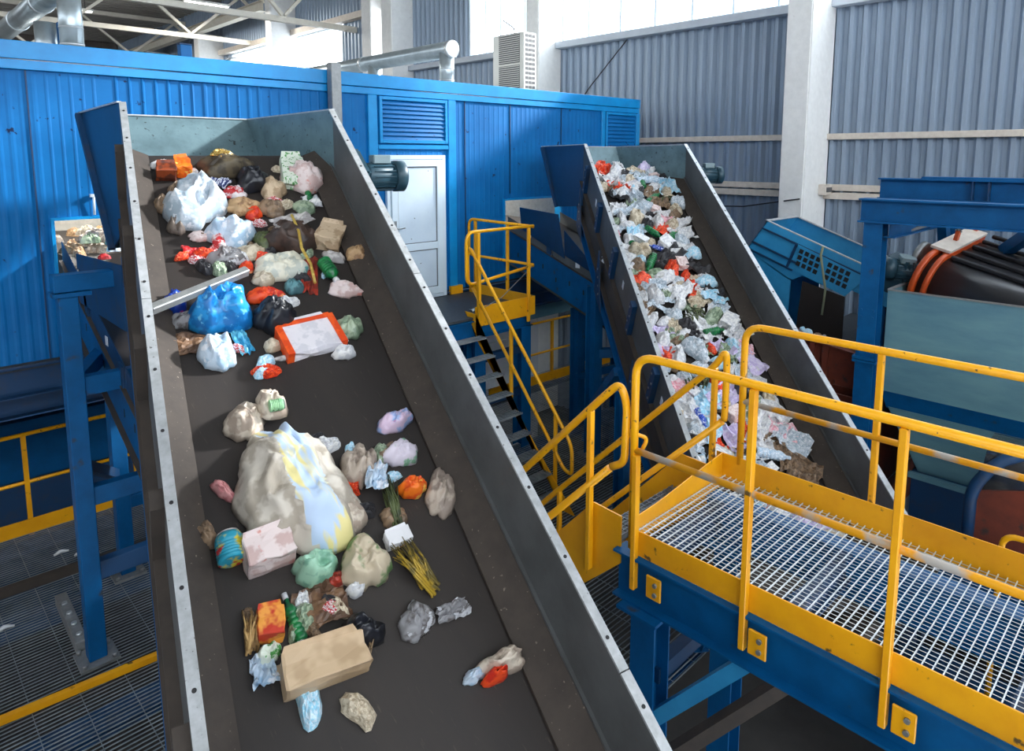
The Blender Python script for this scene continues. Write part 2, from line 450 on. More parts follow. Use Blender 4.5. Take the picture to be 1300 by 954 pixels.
# the white plastic door
dx0, dx1 = 5.20, 6.21
m = MB(); fr = .06
m.box(dx0, dx0 + fr, CY - .06, CY - .005, .0, 2.06); m.box(dx1 - fr, dx1, CY - .06, CY - .005, .0, 2.06)
m.box(dx0 + fr, dx1 - fr, CY - .06, CY - .005, 2.0, 2.06); m.box(dx0 + fr, dx1 - fr, CY - .06, CY - .005, 0, .05)
door = m.build('door', M['pvc_frame'], cabin, .006)
m = MB(); a, b = dx0 + fr + .006, dx1 - fr - .006; s = .1
m.box(a, a + s, CY - .075, CY - .01, .056, 1.994); m.box(b - s, b, CY - .075, CY - .01, .056, 1.994)
m.box(a + s, b - s, CY - .075, CY - .01, 1.9, 1.994); m.box(a + s, b - s, CY - .075, CY - .01, .72, .82); m.box(a + s, b - s, CY - .075, CY - .01, .056, .16)
m.build('door_leaf', M['pvc_frame'], door, .005)
for z0, z1 in ((.16, .72), (.82, 1.9)):
    m = MB(); m.box(a + s + .012, b - s - .012, CY - .05, CY - .02, z0 + .012, z1 - .012); m.build('door_panel', M['pvc'], door)
    m = MB()
    for q in ((a + s, a + s + .012, z0, z1), (b - s - .012, b - s, z0, z1), (a + s + .012, b - s - .012, z0, z0 + .012), (a + s + .012, b - s - .012, z1 - .012, z1)):
        m.box(q[0], q[1], CY - .06, CY - .02, q[2], q[3])
    m.build('gasket', M['gasket'], door)
m = MB(); m.box(a + .03, a + .07, CY - .083, CY - .075, .96, 1.16); m.tube(fillet([(a + .05, CY - .083, 1.06), (a + .05, CY - .125, 1.06), (a + .17, CY - .125, 1.06)], .02), .011, 8)
m.build('door_handle', M['zinc'], door)
# inlet frames and what one sees through them
for (x0, x1, z0, z1), (bx0, bx1, by) in ((H1, (.8, 4.2, 10.4)), (H2, (7.0, 10.8, 9.75))):
    m = MB(); t = .03
    m.box(x0 - t, x0, CY - .03, CY + .12, z0, z1 + t); m.box(x1, x1 + t, CY - .03, CY + .12, z0, z1 + t); m.box(x0, x1, CY - .03, CY + .12, z1, z1 + t)
    m.build('inlet_frame', M['trim'], cabin)
    m = MB()
    m.box(bx0, bx1, by, by + .05, .06, 2.9)
    m.build('inner_board', M['plyboard'], cabin)
# lamp inside the cabin, shining out of the openings
for x in (2.0, 8.0):
    m = MB(); m.box(x - .6, x + .6, 9.0, 9.12, 2.86, 2.9); o = m.build('cabin_lamp', M['tube_light'], cabin)
    ld = bpy.data.lights.new('cabin_lamp_light', 'AREA'); ld.energy = 110; ld.size = 1.2; ld.size_y = .3; ld.shape = 'RECTANGLE'; ld.color = (1, .97, .9)
    lo = bpy.data.objects.new('cabin_lamp_light', ld); COL.objects.link(lo); lo.location = (x, 9.06, 2.84)
# white fixing bracket above the inlet
m = MB(); m.tube([(1.73, CY - .03, 1.46), (1.73, CY - .05, 1.66)], .012, 8); m.box(1.70, 1.77, CY - .06, CY - .014, 1.64, 1.67); m.build('bracket', M['pvc_frame'], cabin)

# things on the cabin roof
RZ = 3.06
def duct_pipe(name, lb, x, y0, y1, z, r, risers, bands):
    t = thing(name, lb, 'duct', (x, y0, RZ))
    m = MB(); m.cyl((x, y0, z), (x, y1, z), r, 28); m.build('duct_pipe', M['duct'], t)
    m = MB(); m.lathe((x, y0 - .012, z), (0, 1, 0), [(0, r * .9), (0, r * 1.06), (.05, r * 1.06), (.05, r)], 28); m.build('end_cap', M['zinc'], t)
    for b in bands:
        m = MB(); m.lathe((x, b, z), (0, 1, 0), [(0, r), (0, r * 1.07), (.06, r * 1.07), (.06, r)], 28); m.build('duct_band', M['zinc'], t)
    for (ry, rr) in risers:
        m = MB(); m.cyl((x, ry, RZ), (x, ry, z), rr, 24); o = m.build('riser', M['duct'], t)
        for zz in (.18, .36):
            if RZ + zz < z - r:
                q = MB(); q.lathe((x, ry, RZ + zz), (0, 0, 1), [(0, rr), (0, rr * 1.03), (.02, rr * 1.03), (.02, rr)], 24); q.build('riser_joint', M['zinc'], o)
duct_pipe('vent_duct', 'thick zinc vent duct with round end cap on the cabin roof near the trusses', 1.86, 8.68, 13.5, 3.92, .135, [(8.85, .115)], [10.2, 11.8])
duct_pipe('vent_pipe', 'long horizontal zinc vent pipe with two risers in front of the tall columns', 7.02, 8.66, 16.2, 3.73, .13, [(8.8, .12), (10.9, .12), (12.0, .12)], [11.2, 13.4])
t = thing('vent_stub', 'short zinc vent stub with blue flange behind the thick duct', 'vent', (1.82, 9.9, RZ))
m = MB(); m.cyl((1.82, 9.9, RZ), (1.82, 9.9, 3.62), .12, 20); m.build('stub_pipe', M['duct'], t)
m = MB(); m.box(1.91, 1.99, 9.72, 9.8, RZ, 3.62); m.build('stub_flange', M['steel_blue'], t)
t = thing('roof_vent', 'pale round vent cap peeking over the cabin fascia', 'vent', (3.92, 9.6, RZ))
m = MB(); m.cyl((3.92, 9.6, RZ), (3.92, 9.6, 3.22), .07, 16); m.build('stub_pipe', M['duct'], t)
m = MB(); m.lathe((3.92, 9.52, 3.27), (0, 1, 0), [(0, .09), (.0, .12), (.16, .12), (.16, .05)], 24); m.build('cap', M['zinc'], t)
t = thing('roof_box', 'small blue junction box on the cabin roof edge', 'box', (2.74, 7.98, RZ + .05))
m = MB(); m.box(2.68, 2.80, 7.95, 8.05, RZ + .05, RZ + .19); m.build('box_body', M['steel_blue'], t, .006)
m = MB(); m.box(2.675, 2.805, 7.945, 8.055, RZ + .19, RZ + .2); m.build('box_lid', M['dark_blue'], t)
m = MB(); m.box(4.355, 4.49, 7.72, 7.84, -2.0, 3.19)
tag(centre(m.build('steel_post', M['galv'], None, .008)), 'plain pale grey steel post standing against the cabin front', 'post')
# air conditioner
t = thing('air_conditioner', 'white outdoor air conditioner unit with two fan grilles on the cabin roof', 'air conditioner', (9.3, 9.5, RZ))
ax0, ax1, ay0, ay1, az0, az1 = 9.15, 9.5, 9.2, 10.05, RZ + .08, 4.33
m = MB(); m.box(ax0, ax1, ay0, ay1, az0, az1); m.build('casing', M['ac'], t, .015, 2)
for zz in (az0 + .06, az0 + .64):
    m = MB(); m.box(ax0 - .012, ax0 - .001, ay0 + .1, ay0 + .66, zz, zz + .54); g = m.build('fan_grille', M['ac_dark'], t)
    s = MB()
    for k in range(14): s.box(ax0 - .02, ax0 - .013, ay0 + .1, ay0 + .66, zz + .02 + k * .038, zz + .032 + k * .038)
    s.build('grille_bars', M['ac'], g)
m = MB()
for i in range(3):
    for k in range(13):
        m.box(ax0 + .05 + i * .09, ax0 + .12 + i * .09, ay0 - .006, ay0 - .001, az0 + .08 + k * .085, az0 + .13 + k * .085)
m.build('side_vents', M['ac_dark'], t)
for x in (ax0 + .04, ax1 - .1):
    m = MB(); m.box(x, x + .06, ay0 + .02, ay1 - .02, RZ, az0); m.build('foot', M['galv'], t)
m = MB(); m.tube(fillet([(9.3, 9.6, az1), (9.3, 9.6, az1 + .12), (9.3, 9.9, az1 + .3)], .05), .012, 8); m.build('hose', M['cable'], t)
# thin cables
def cable(pts, lb, r=.012):
    m = MB(); m.tube(pts, r, 6)
    tag(centre(m.build('power_cable', M['cable'])), lb, 'cable')
cable([(11.9, 10.5, 2.9), (11.9, 9.9, 3.55), (11.9, 9.35, 4.05), (11.9, 8.9, 4.46)], 'thin dark cable slanting up the corrugated wall above the cabin end')
cable([(11.75, 8.2, 1.2), (11.7, 7.0, 1.1), (11.6, 6.0, 1.14), (10.98, 4.9, 1.33), (10.98, 4.72, 1.36)], 'thin sagging cable strung to the tall white column')
t = thing('junction_box', 'small cream junction box on the side of the tall white column', 'box', (11.5, 4.6, 1.38))
m = MB(); m.box(11.6, 11.85, 4.56, 4.685, 1.4, 1.58); m.build('box_body', M['girt'], t, .01)
m = MB(); m.box(11.62, 11.83, 4.55, 4.559, 1.45, 1.53); m.build('box_lid', M['ac_dark'], t)

# ------------------------------------------------------------------ inclined belt conveyors
UP = V((0, 0, 1))
class Frame:
    """local frame of an incline: u across, t up along the belt, n off the belt"""
    def __init__(self, o, d):
        self.o = V(o); self.d = V(d).normalized(); self.w = self.d.cross(UP).normalized(); self.n = self.w.cross(self.d)
    def p(self, u, t, n=0): return self.o + self.w * u + self.d * t + self.n * n
    def box(self, mb, u0, u1, t0, t1, n0, n1): return mb.obox(self.o, self.w, self.d, self.n, (u0, u1), (t0, t1), (n0, n1))

def motor(t, name, c, ax, up, L, r):
    """electric drive with ribbed body, fan cowl and terminal box; c at the gearbox end, axis ax"""
    c = V(c); ax = V(ax).normalized(); up = V(up)
    s = ax.cross(up).normalized()
    m = MB(); m.lathe(c, ax, [(0, r * .5), (.03, r * .9), (.06, r * .92), (L * .72, r * .92)], 28)
    mo = m.build(name, M['motor'], t)
    for k in range(16):
        a = 2 * math.pi * k / 16; rd = up * math.cos(a) + s * math.sin(a)
        m = MB(); m.obox(c, ax, rd, ax.cross(rd), (.08, L * .68), (r * .88, r * 1.0), (-.004, .004)); m.build('cooling_rib', M['motor'], mo)
    m = MB(); m.lathe(c, ax, [(L * .72, r * .9), (L * .73, r * 1.06), (L * .95, r * 1.06), (L, r * .8), (L * 1.001, r * .2)], 28); m.build('fan_cowl', M['motor'], mo)
    m = MB(); m.obox(c, ax, s, up, (L * .22, L * .62), (-r * .5, r * .5), (r * .85, r * 1.45)); m.build('terminal_box', M['motor_lid'], mo, .008)
    m = MB(); m.tube(fillet([c + ax * (L * .3) + up * (r * 1.1) - s * r * .5, c + ax * (L * .28) - s * r * 1.25 + up * r * .4, c + ax * (L * .36) - s * r * 1.2 - up * r, c + ax * (L * .36) - up * r * 1.9], .08), .009, 6)
    m.build('cable', M['cable'], mo)

def conveyor(F, W, t0, lb, bel, hood_back, hood_z, hood_bot, seams, label_hood):
    """W wall to wall, t0 lower end (negative), belt ends at t = +.35; hood is square to the cabin"""
    r = thing('inclined_conveyor', lb, 'conveyor', F.p(W / 2, t0 * .9, -.9), 'inclined belt conveyors')
    wall = .47
    for s, u in (('near', 0.0), ('far', W)):
        inn = .012 if u == 0 else -.012
        m = MB(); F.box(m, min(u, u + inn), max(u, u + inn), t0, 0, -wall, -.004)
        m.build('side_panel', M['side'], r)
        m = MB(); F.box(m, min(u, u + inn * .8), max(u, u + inn * .8), t0, 0, -.87, -wall); sp = m.build('lower_side_panel', M['frame_dark'], r)
        # flange on top, in lengths with a joint between them
        cuts = [t0] + [c for c in seams if c > t0] + [0]
        for a, b in zip(cuts, cuts[1:]):
            m = MB(); F.box(m, u if u == 0 else u - .047, u + .047 if u == 0 else u, a + .003, b - .003, -.004, .008)
            fl = m.build('rail_flange', M['rail'], r)
            n = max(2, int((b - a) / .36)); 
            for k in range(n):
                tt = a + .14 + (b - a - .28) * k / (n - 1)
                uu = (.024 if u == 0 else W - .024)
                q = MB(); q.lathe(F.p(uu, tt, .0081), F.n, [(0, .0085), (.0035, .0085)], 10); q.build('bolt', M['bolt'], fl)
        # bottom flange outside
        o = -1 if u == 0 else 1
        m = MB(); F.box(m, min(u, u + o * .06), max(u, u + o * .06), t0, -.3, -.885, -.87); m.build('bottom_flange', M['frame_dark'], r)
        m = MB(); F.box(m, min(u, u + o * .05), max(u, u + o * .05), t0, -.25, -.5, -.47); m.build('fold_flange', M['frame_dark'], r)
        # upright stiffeners between the flanges
        tt = -.55
        while tt > t0:
            m = MB(); F.box(m, min(u, u + o * .055), max(u, u + o * (.055 if F.o.x > 4 else .012)), tt - .05, tt + .05, -.47, -.06); st = m.build('stiffener', M['dark_blue'] if F.o.x > 4 else M['frame_dark'], r)
            q = MB()
            for k in range(4): q.lathe(F.p(u + o * (.056 if F.o.x > 4 else .013), tt + (.02 if k % 2 else -.02), -.42 + k * .1), F.w * o, [(0, .012), (.006, .012)], 8)
            q.build('bolt_head', M['galv'], st)
            tt -= .95
        # dusty rubber skirt sloping down to the belt
        ub = .19 if u == 0 else W - .19
        m = MB()
        a = [(u + inn, -wall + .03), (ub, -.53), (ub, -.548), (u + inn, -wall + .01)]
        pts = [F.p(x, t0, z) for x, z in a]
        m.prism(pts, F.d * (-t0 + .1)); m.build('skirt', M['skirt'], r)
        m = MB(); F.box(m, min(u + inn, u + inn * 2.5), max(u + inn, u + inn * 2.5), t0, 0, -wall + .03, -wall + .045); m.build('fold_strip', M['galv'] if False else M['side'], r)
    # belt with the turn at the head pulley
    te = .10; rr = .14; seg = 12
    m = MB(); u0, u1 = .13, W - .13
    prof = [(t0, -.56)]
    k = 1
    while t0 + k * .4 < te: prof.append((t0 + k * .4, -.56)); k += 1
    for k in range(seg + 1):
        a = math.pi * k / seg; prof.append((te + rr * math.sin(a), -.56 - rr + rr * math.cos(a)))
    prof.append((t0, -.56 - 2 * rr))
    A = m.verts([F.p(u0, t, n) for t, n in prof]); B = m.verts([F.p(u1, t, n) for t, n in prof])
    for k in range(len(prof) - 1): m.face([A[k], B[k], B[k + 1], A[k + 1]], True)
    m.build('belt', bel, r)
    m = MB(); m.cyl(F.p(u0, te, -.56 - rr), F.p(u1, te, -.56 - rr), rr - .006, 24); m.build('head_pulley', M['frame_dark'], r)
    for k, tt in enumerate([x * .8 - 6.0 for x in range(8)]):
        if tt > t0:
            m = MB(); m.cyl(F.p(u0, tt, -.56 - .045), F.p(u1, tt, -.56 - .045), .038, 12); m.build('carry_roller', M['frame_dark'], r)
    # blue stringers underneath
    for u in (.0, W):
        m = MB(); a = F.p(u, t0, -1.0); b = F.p(u, -.5, -1.0)
        m.ibeam(a, b, .12, .22, F.n); m.build('stringer', M['steel_blue'], r)
    # hood, square to the cabin wall
    A = F.p(0, 0); B = F.p(W, 0); yb = hood_back
    z1 = hood_z
    th = .012
    def plate(p, q, zt0, zt1, zb, out, name, mt):
        d = (V(q) - V(p)); d.z = 0; d.normalize(); s = d.cross(UP) * out
        m = MB()
        a = V((p[0], p[1], 0)); b = V((q[0], q[1], 0))
        P = [a + UP * zb[0], b + UP * zb[1], b + UP * zt1, a + UP * zt0]
        m.hexa([P[0], P[1], P[1] + s * th, P[0] + s * th, P[3], P[2], P[2] + s * th, P[3] + s * th])
        return m.build(name, mt, r)
    Lb = V((A.x + .03, yb[0], 0)); Rb = V((B.x, yb[1], 0)); yl = yb[2]
    hb = hood_bot
    def two_face(o):
        return o
    m = MB(); m.prism([(A.x, A.y, z1), (Lb.x, Lb.y, z1 - .02), (Lb.x, yl, hb), (A.x, min(A.y, yl) , A.z - .9)], (th, 0, 0)); m.build('hood_side', M['hood_blue'], r)
    dy = Lb.y - yl
    m = MB(); m.prism([(B.x, B.y, z1), (Rb.x, Rb.y, z1 - .02), (Rb.x, Rb.y - dy, hb), (B.x, B.y, hb)], (-th, 0, 0)); m.build('hood_side', M['hood'], r)
    # the sloping back plate
    m = MB(); m.prism([(Lb.x + th, Lb.y, z1 - .02), (Rb.x - th, Rb.y, z1 - .02), (Rb.x - th, Rb.y - dy, hb), (Lb.x + th, yl, hb)], (0, th, 0)); m.build('hood_back', M['hood'], r)
    # thin pale metal top edge
    m = MB()
    m.bar((A.x, A.y, z1 + .004), (Lb.x, Lb.y, z1 - .016), .03, .012); m.bar((B.x, B.y, z1 + .004), (Rb.x, Rb.y, z1 - .016), .03, .012)
    m.bar((Lb.x, Lb.y, z1 - .016), (Rb.x, Rb.y, z1 - .016), .03, .012)
    m.build('hood_rim', M['rail'], r)
    # corner stiffener on the outside of the chute
    m = MB(); m.bar((Lb.x - .02, Lb.y - .03, z1 - .03), (Lb.x - .02, yl - .03, hb), .04, .05, (1, 0, 0)); m.build('corner_angle', M['dark_blue'], r)
    return r

F1 = Frame((1.498, 5.825, 2.45), (0.193, 0.822, 0.535))
F2 = Frame((7.686, 6.488, 2.22), (0.542, 0.682, 0.491))
c1 = conveyor(F1, 1.63, -7.2, 'nearer inclined belt conveyor carrying large bags, its hood against the cabin inlet', M['belt'], (7.2, 7.25, 6.4), 2.45, 1.28, [-4.75, -2.2], '')
c2 = conveyor(F2, 1.54, -6.4, 'farther inclined belt conveyor densely covered with small mixed waste, beyond the stairs', M['belt'], (7.36, 6.82, 7.05), 2.21, 1.28, [-3.9, -1.9], '')
motor(c1, 'drive_motor', F1.p(1.63 + .10, -.66, -.26), F1.w, UP, .38, .125)
m = MB(); F1.box(m, 1.64, 1.74, -.84, -.46, -.5, -.1); m.build('gearbox', M['motor'], c1, .02, 2)
motor(c2, 'drive_motor', F2.p(1.54 + .12, -.38, -.3), F2.w, UP, .36, .12)
m = MB(); F2.box(m, 1.55, 1.67, -.55, -.2, -.5, -.14); m.build('gearbox', M['motor'], c2, .02, 2)
# gusset plates and braces on the side of the farther incline, seen from outside
for tt in (-.55, -2.05, -3.95):
    m = MB(); m.prism([F2.p(-.07, tt + .16, -.5), F2.p(-.07, tt - .34, -1.12), F2.p(-.07, tt + .1, -1.12)], F2.w * .012)
    g = m.build('gusset_plate', M['dark_blue'], c2)
    q = MB()
    for k in range(4): q.lathe(F2.p(-.071, tt + .06 - k * .06, -.72 - k * .09), -F2.w, [(0, .014), (.008, .014)], 8)
    q.build('bolt_head', M['galv'], g)
for tt in (-1.2, -2.9, -4.6):
    m = MB(); F2.box(m, -.004, -.001, tt, tt + .06, -.3, -.2); m.build('label_sticker', M['plate'], c2)
# support legs of the inclines
def leg(F, u, t, n, c, size=.16):
    p = F.p(u, t, n)
    m = MB(); m.ibeam((p.x, p.y, -2.0), (p.x, p.y, p.z), size, size, (0, 1, 0)); o = m.build('leg', M['steel_blue'], c)
    m = MB(); m.box(p.x - .14, p.x + .14, p.y - .14, p.y + .14, -2.0, -1.975); m.build('base_plate', M['galv'], o)
    return p
for F, c, W in ((F2, c2, 1.54),):
    a = leg(F, -.05, -1.9, -1.1, c); b = leg(F, W + .05, -1.9, -1.1, c)
    m = MB(); m.bar((a.x, a.y, a.z - .9), (b.x, b.y, b.z - .9), .1, .12); m.build('cross_brace', M['steel_blue'], c)
    m = MB(); m.bar((a.x, a.y, -1.3), F.p(-.05, -3.4, -1.1), .1, .1); m.build('brace', M['steel_blue'], c)
    a = leg(F, -.05, -3.7, -1.1, c, .14); b = leg(F, W + .05, -3.7, -1.1, c, .14)
    m = MB(); m.bar((a.x, a.y, -1.2), (b.x, b.y, -1.2), .1, .12); m.build('cross_brace', M['steel_blue'], c)
a = leg(F1, .5, -1.6, -1.1, c1); b = leg(F1, 1.68, -1.6, -1.1, c1)
m = MB(); m.bar((a.x, a.y, -.6), (b.x, b.y, -.6), .1, .12); m.build('cross_brace', M['steel_blue'], c1)

# ------------------------------------------------------------------ feed troughs that run into the cabin inlets
def feed(name, lb, x0, x1, y0, y1, z1, slope, side_h, below, plates, inmat):
    """level-topped trough from the inlet (y1, z1) down towards y0"""
    r = thing(name, lb, 'conveyor', ((x0 + x1) / 2, (y0 + y1) / 2, z1 - (y1 - y0) * slope - below), 'feed conveyors under the hoods')
    L = y1 - y0; zb = z1 - slope * L
    def P(x, y, dz): return V((x, y, z1 - slope * (y1 - y) + dz))
    for x, s in ((x0, 1), (x1, -1)):
        m = MB(); m.prism([P(x, y0, -below), P(x, y1, -below), P(x, y1, 0), P(x, y0, 0)], (s * .01, 0, 0)); m.build('stringer_plate', M['steel_blue'], r)
        m = MB(); m.prism([P(x - .04 * s, y0, -below - .012), P(x - .04 * s, y1, -below - .012), P(x - .04 * s, y1, -below), P(x - .04 * s, y0, -below)], (s * .1, 0, 0)); m.build('lower_flange', M['frame_dark'], r)
        m = MB(); m.prism([P(x - .03 * s, y0, 0), P(x - .03 * s, y1, 0), P(x - .03 * s, y1, .012), P(x - .03 * s, y0, .012)], (s * .07, 0, 0)); m.build('upper_flange', M['frame_dark'], r)
        n = plates
        for k in range(n):
            a = y0 + L * k / n + .01; b = y0 + L * (k + 1) / n - .01
            m = MB(); m.prism([P(x, a, .012), P(x, b, .012), P(x, b, side_h), P(x, a, side_h)], (s * .008, 0, 0)); o = m.build('skirt_plate', inmat, r)
            if s > 0:
                c = P(x, (a + b) / 2, side_h * .55)
                q = MB(); q.box(c.x - .004, c.x - .001, c.y - .04, c.y + .04, c.z - .04, c.z + .04); q.build('label_sticker', M['plate'], o)
            q = MB(); q.prism([P(x - .02 * s, a + .02, .012), P(x - .02 * s, a + .1, .012), P(x - .02 * s, a + .1, side_h - .02), P(x - .02 * s, a + .02, side_h - .02)], (s * .018, 0, 0)); q.build('skirt_clamp', M['dark_blue'], o)
    m = MB(); m.hexa([P(x0 + .03, y0, .0), P(x1 - .03, y0, .0), P(x1 - .03, y1 + 2.2, .0) * 1, P(x0 + .03, y1 + 2.2, .0),
                      P(x0 + .03, y0, .02), P(x1 - .03, y0, .02), P(x1 - .03, y1 + 2.2, .02), P(x0 + .03, y1 + 2.2, .02)]) if False else None
    m = MB()
    a = [(y0, 0), (y1, 0), (y1 + 2.4, .25)]
    lo = m.verts([V((x0 + .03, y, z1 - slope * max(0, y1 - y) + d * .2 + .03)) for y, d in a]); hi = m.verts([V((x1 - .03, y, z1 - slope * max(0, y1 - y) + d * .2 + .03)) for y, d in a])
    for k in range(2): m.face([lo[k], hi[k], hi[k + 1], lo[k + 1]])
    m.build('belt', M['belt'], r)
    # slots and bolts in the near stringer
    for k in range(10):
        y = y1 - .25 - k * L / 11; c = P(x0, y, -below * (.45 if k % 3 else .6))
        q = MB(); q.box(c.x - .003, c.x - .001, c.y - .012, c.y + .012, c.z - .035, c.z + .035); q.build('slot', M['bolt'], r)
    return r
f1 = feed('feed_conveyor', 'dark blue feed conveyor dropping from the lit inlet under the nearer hood', 1.42, 2.55, 4.9, 7.86, 1.02, .42, .2, .42, 3, M['dark_blue'])
f2 = feed('feed_conveyor', 'blue feed conveyor with grey skirt plates under the farther hood', 7.46, 8.7, 4.9, 7.86, .90, .36, .2, .52, 3, M['side'])
# raised cover plates at the drop zones
m = MB(); m.prism([(1.40, 5.7, .72), (1.40, 7.16, .72), (1.40, 7.16, 1.17), (1.40, 5.7, 1.23)], (.012, 0, 0)); cp = m.build('drop_plate', M['dark_blue'], f1)
q = MB()
for z in (.84, 1.02): q.lathe((1.399, 7.1, z), (-1, 0, 0), [(0, .018), (.012, .018)], 10)
q.build('bolt_head', M['galv'], cp)
m = MB(); m.prism([(7.44, 6.62, .55), (7.44, 7.52, .92), (7.40, 7.52, 1.26), (7.40, 6.72, 1.2)], (.012, 0, 0)); m.build('drop_plate', M['hood_blue'], f2)
m = MB(); m.prism([(7.44, 6.1, .40), (7.44, 6.62, .6), (7.36, 6.56, .98), (7.36, 6.12, .62)], (.012, 0, 0)); m.build('drop_plate', M['dark_blue'], f2)

# trestle frame under the nearer feed conveyor
tr = thing('trestle_frame', 'dark blue steel trestle with two posts standing on the lower grating beside the nearer conveyor', 'frame', (1.2, 6.3, -2.0))
TY = 6.0
m = MB(); m.bar((1.0, TY, 1.1), (2.4, TY, 1.1), .14, .13); m.build('top_beam', M['steel_blue'], tr, .005)
m = MB(); m.box(.99, 1.24, TY - .09, TY + .09, 1.0, 1.03); m.build('cap_plate', M['steel_blue'], tr)
def post(x, y, z0, z1, s, root, m_=None, base=.14):
    m = MB(); m.bar((x, y, z0 + .02), (x, y, z1), s, s, (0, 1, 0)); o = m.build('post', m_ or M['steel_blue'], root, .006)
    m = MB(); m.box(x - base, x + base, y - base, y + base, z0, z0 + .02); m.build('base_plate', M['galv'], o)
    q = MB()
    for a in (-1, 1):
        for b in (-1, 1): q.lathe((x + a * base * .75, y + b * base * .75, z0 + .02), (0, 0, 1), [(0, .018), (.03, .018)], 8)
    q.build('anchor_bolt', M['galv'], o)
    return o
post(1.09, TY, -2.0, 1.0, .13, tr)
post(1.60, 7.1, -2.0, .55, .13, tr)
m = MB(); m.bar((1.09, TY, .30), (1.6, 7.1, .30), .10, .12); m.build('side_beam', M['steel_blue'], tr, .004)
for z in (.28, -.62, -1.25):
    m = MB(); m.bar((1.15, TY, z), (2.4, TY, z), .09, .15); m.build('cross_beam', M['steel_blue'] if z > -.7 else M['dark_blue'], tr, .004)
m = MB(); m.bar((1.66, 7.1, -1.28), (2.8, 7.1, -1.28), .08, .12); m.build('cross_beam', M['steel_blue'], tr, .004)
m = MB(); m.bar((1.66, 7.1, -1.25), (2.3, 7.1, -.55), .05, .06); m.build('brace', M['steel_blue'], tr)
m = MB(); m.bar((1.66, 7.1, -1.25), (2.1, 7.1, -1.25), .07, .02); m.build('gusset_plate', M['steel_blue'], tr)
m = MB(); m.bar((1.09, TY, -.35), (1.55, 7.05, -.95), .08, .08); m.build('brace', M['dark_blue'], tr)

# ------------------------------------------------------------------ gratings, walkways, stairs
def grating(mb, x0, x1, y0, y1, z, pitch, tw, cp, cw, h=.03):
    """bearing bars along x, thin cross rods along y"""
    y = y0
    while y <= y1: mb.box(x0, x1, y - tw / 2, y + tw / 2, z - h, z); y += pitch
    x = x0
    while x <= x1: mb.box(x - cw / 2, x + cw / 2, y0, y1, z - h * .5, z - .0015); x += cp
    return mb
LZ = -2.0
lg = thing('lower_platform', 'dark steel grating platform with yellow edge boards under the cabin and the nearer conveyor', 'platform', (0, 6, LZ))
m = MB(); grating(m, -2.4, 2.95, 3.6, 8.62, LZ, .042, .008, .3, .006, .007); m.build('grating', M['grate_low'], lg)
m = MB(); m.box(-2.4, 2.95, 8.64, 8.66, LZ - .02, LZ + .14); m.build('edge_board', M['yellow'], lg)
for y in (3.7, 5.4, 7.1, 8.6):
    m = MB(); m.ibeam((-2.4, y, LZ - .13), (2.95, y, LZ - .13), .1, .18); m.build('joist', M['dark_blue'], lg)
m = MB(); m.bar((-2.4, 7.58, LZ + .035), (2.95, 7.42, LZ + .035), .09, .07); m.build('kerb_channel', M['frame_dark'], lg)
m = MB(); m.bar((-.2, 5.78, LZ + .03), (2.5, 5.55, LZ + .03), .05, .05); m.build('edge_bar', M['yellow'], lg)
for x in (-1.6, .2, 2.4):
    for y in (4.0, 8.3):
        m = MB(); m.ibeam((x, y, FLOOR_Z), (x, y, LZ - .22), .16, .16, (0, 1, 0)); m.build('leg', M['dark_blue'], lg)
# grey bolted clip plate standing on the grating
t = thing('clip_bracket', 'grey bolted bracket lying beside the trestle post on the lower grating', 'bracket', (.93, 6.6, LZ))
m = MB(); m.bar((1.02, 6.15, LZ + .05), (1.03, 7.0, LZ + .05), .09, .1); m.build('bracket_bar', M['galv'], t, .006)
for k in range(4):
    q = MB(); q.lathe((1.022, 6.25 + k * .18, LZ + .1), (0, 0, 1), [(0, .022), (.02, .022)], 8); q.build('bolt_head', M['zinc'], t)
for (x, y), lb in zip([(1.2, 7.9), (1.35, 7.75), (1.42, 8.0), (.6, 6.9), (1.85, 5.9)], ['white litter scrap farthest back on the lower grating', 'bent white litter strip on the lower grating by the channel', 'tiny white litter scrap beside the second trestle post',
                       'single white crumb out on the dark lower grating', 'bluish white litter strip beside the yellow edge bar']):
    m = MB(); m.tube([(x - .06, y, LZ + .016), (x, y + .03, LZ + .024), (x + .07, y + .01, LZ + .014)], [.012, .02, .009], 6)
    tag(centre(m.build('litter_scrap', M['plate'])), lb, 'litter')

# yellow guard rail and blue machine beyond the lower platform
def rail(t, name, pts, r, rad=.09, mt=None):
    m = MB(); m.tube(fillet(pts, rad, 6), r, 12); return m.build(name, mt or M['yellow_tube'], t)
gr = thing('guard_rail', 'thin yellow guard rail in the dark under the cabin', 'railing', (1.0, 8.75, LZ))
rail(gr, 'top_rail', [(-2.4, 8.75, LZ + 1.06), (2.6, 8.75, LZ + 1.06)], .022)
rail(gr, 'mid_rail', [(-2.4, 8.75, LZ + .52), (2.6, 8.75, LZ + .52)], .02)
for x in (-.5, 1.08, 2.15):
    m = MB(); m.bar((x, 8.75, LZ - .1), (x, 8.75, LZ + 1.05), .045, .045, (0, 1, 0)); m.build('post', M['yellow'], gr)
ma = thing('baling_machine', 'long blue machine body in the dark beneath the cabin', 'machine', (0, 11, FLOOR_Z))
m = MB(); m.box(-3, 3.6, 10.2, 12, FLOOR_Z, -1.5); m.build('machine_body', M['dark_blue'], ma, .02)
m = MB(); m.box(-3, 3.6, 10.0, 10.19, -1.95, -1.25); m.build('side_panel', M['steel_blue'], ma, .01)
m = MB(); m.bar((-3, 9.95, -1.2), (3.6, 9.95, -1.2), .14, .08); m.build('top_flange', M['steel_blue'], ma)
m = MB(); m.box(-3, 3.6, 10.5, 12, -1.49, -.9); m.build('upper_hood', M['hopper'], ma, .02)
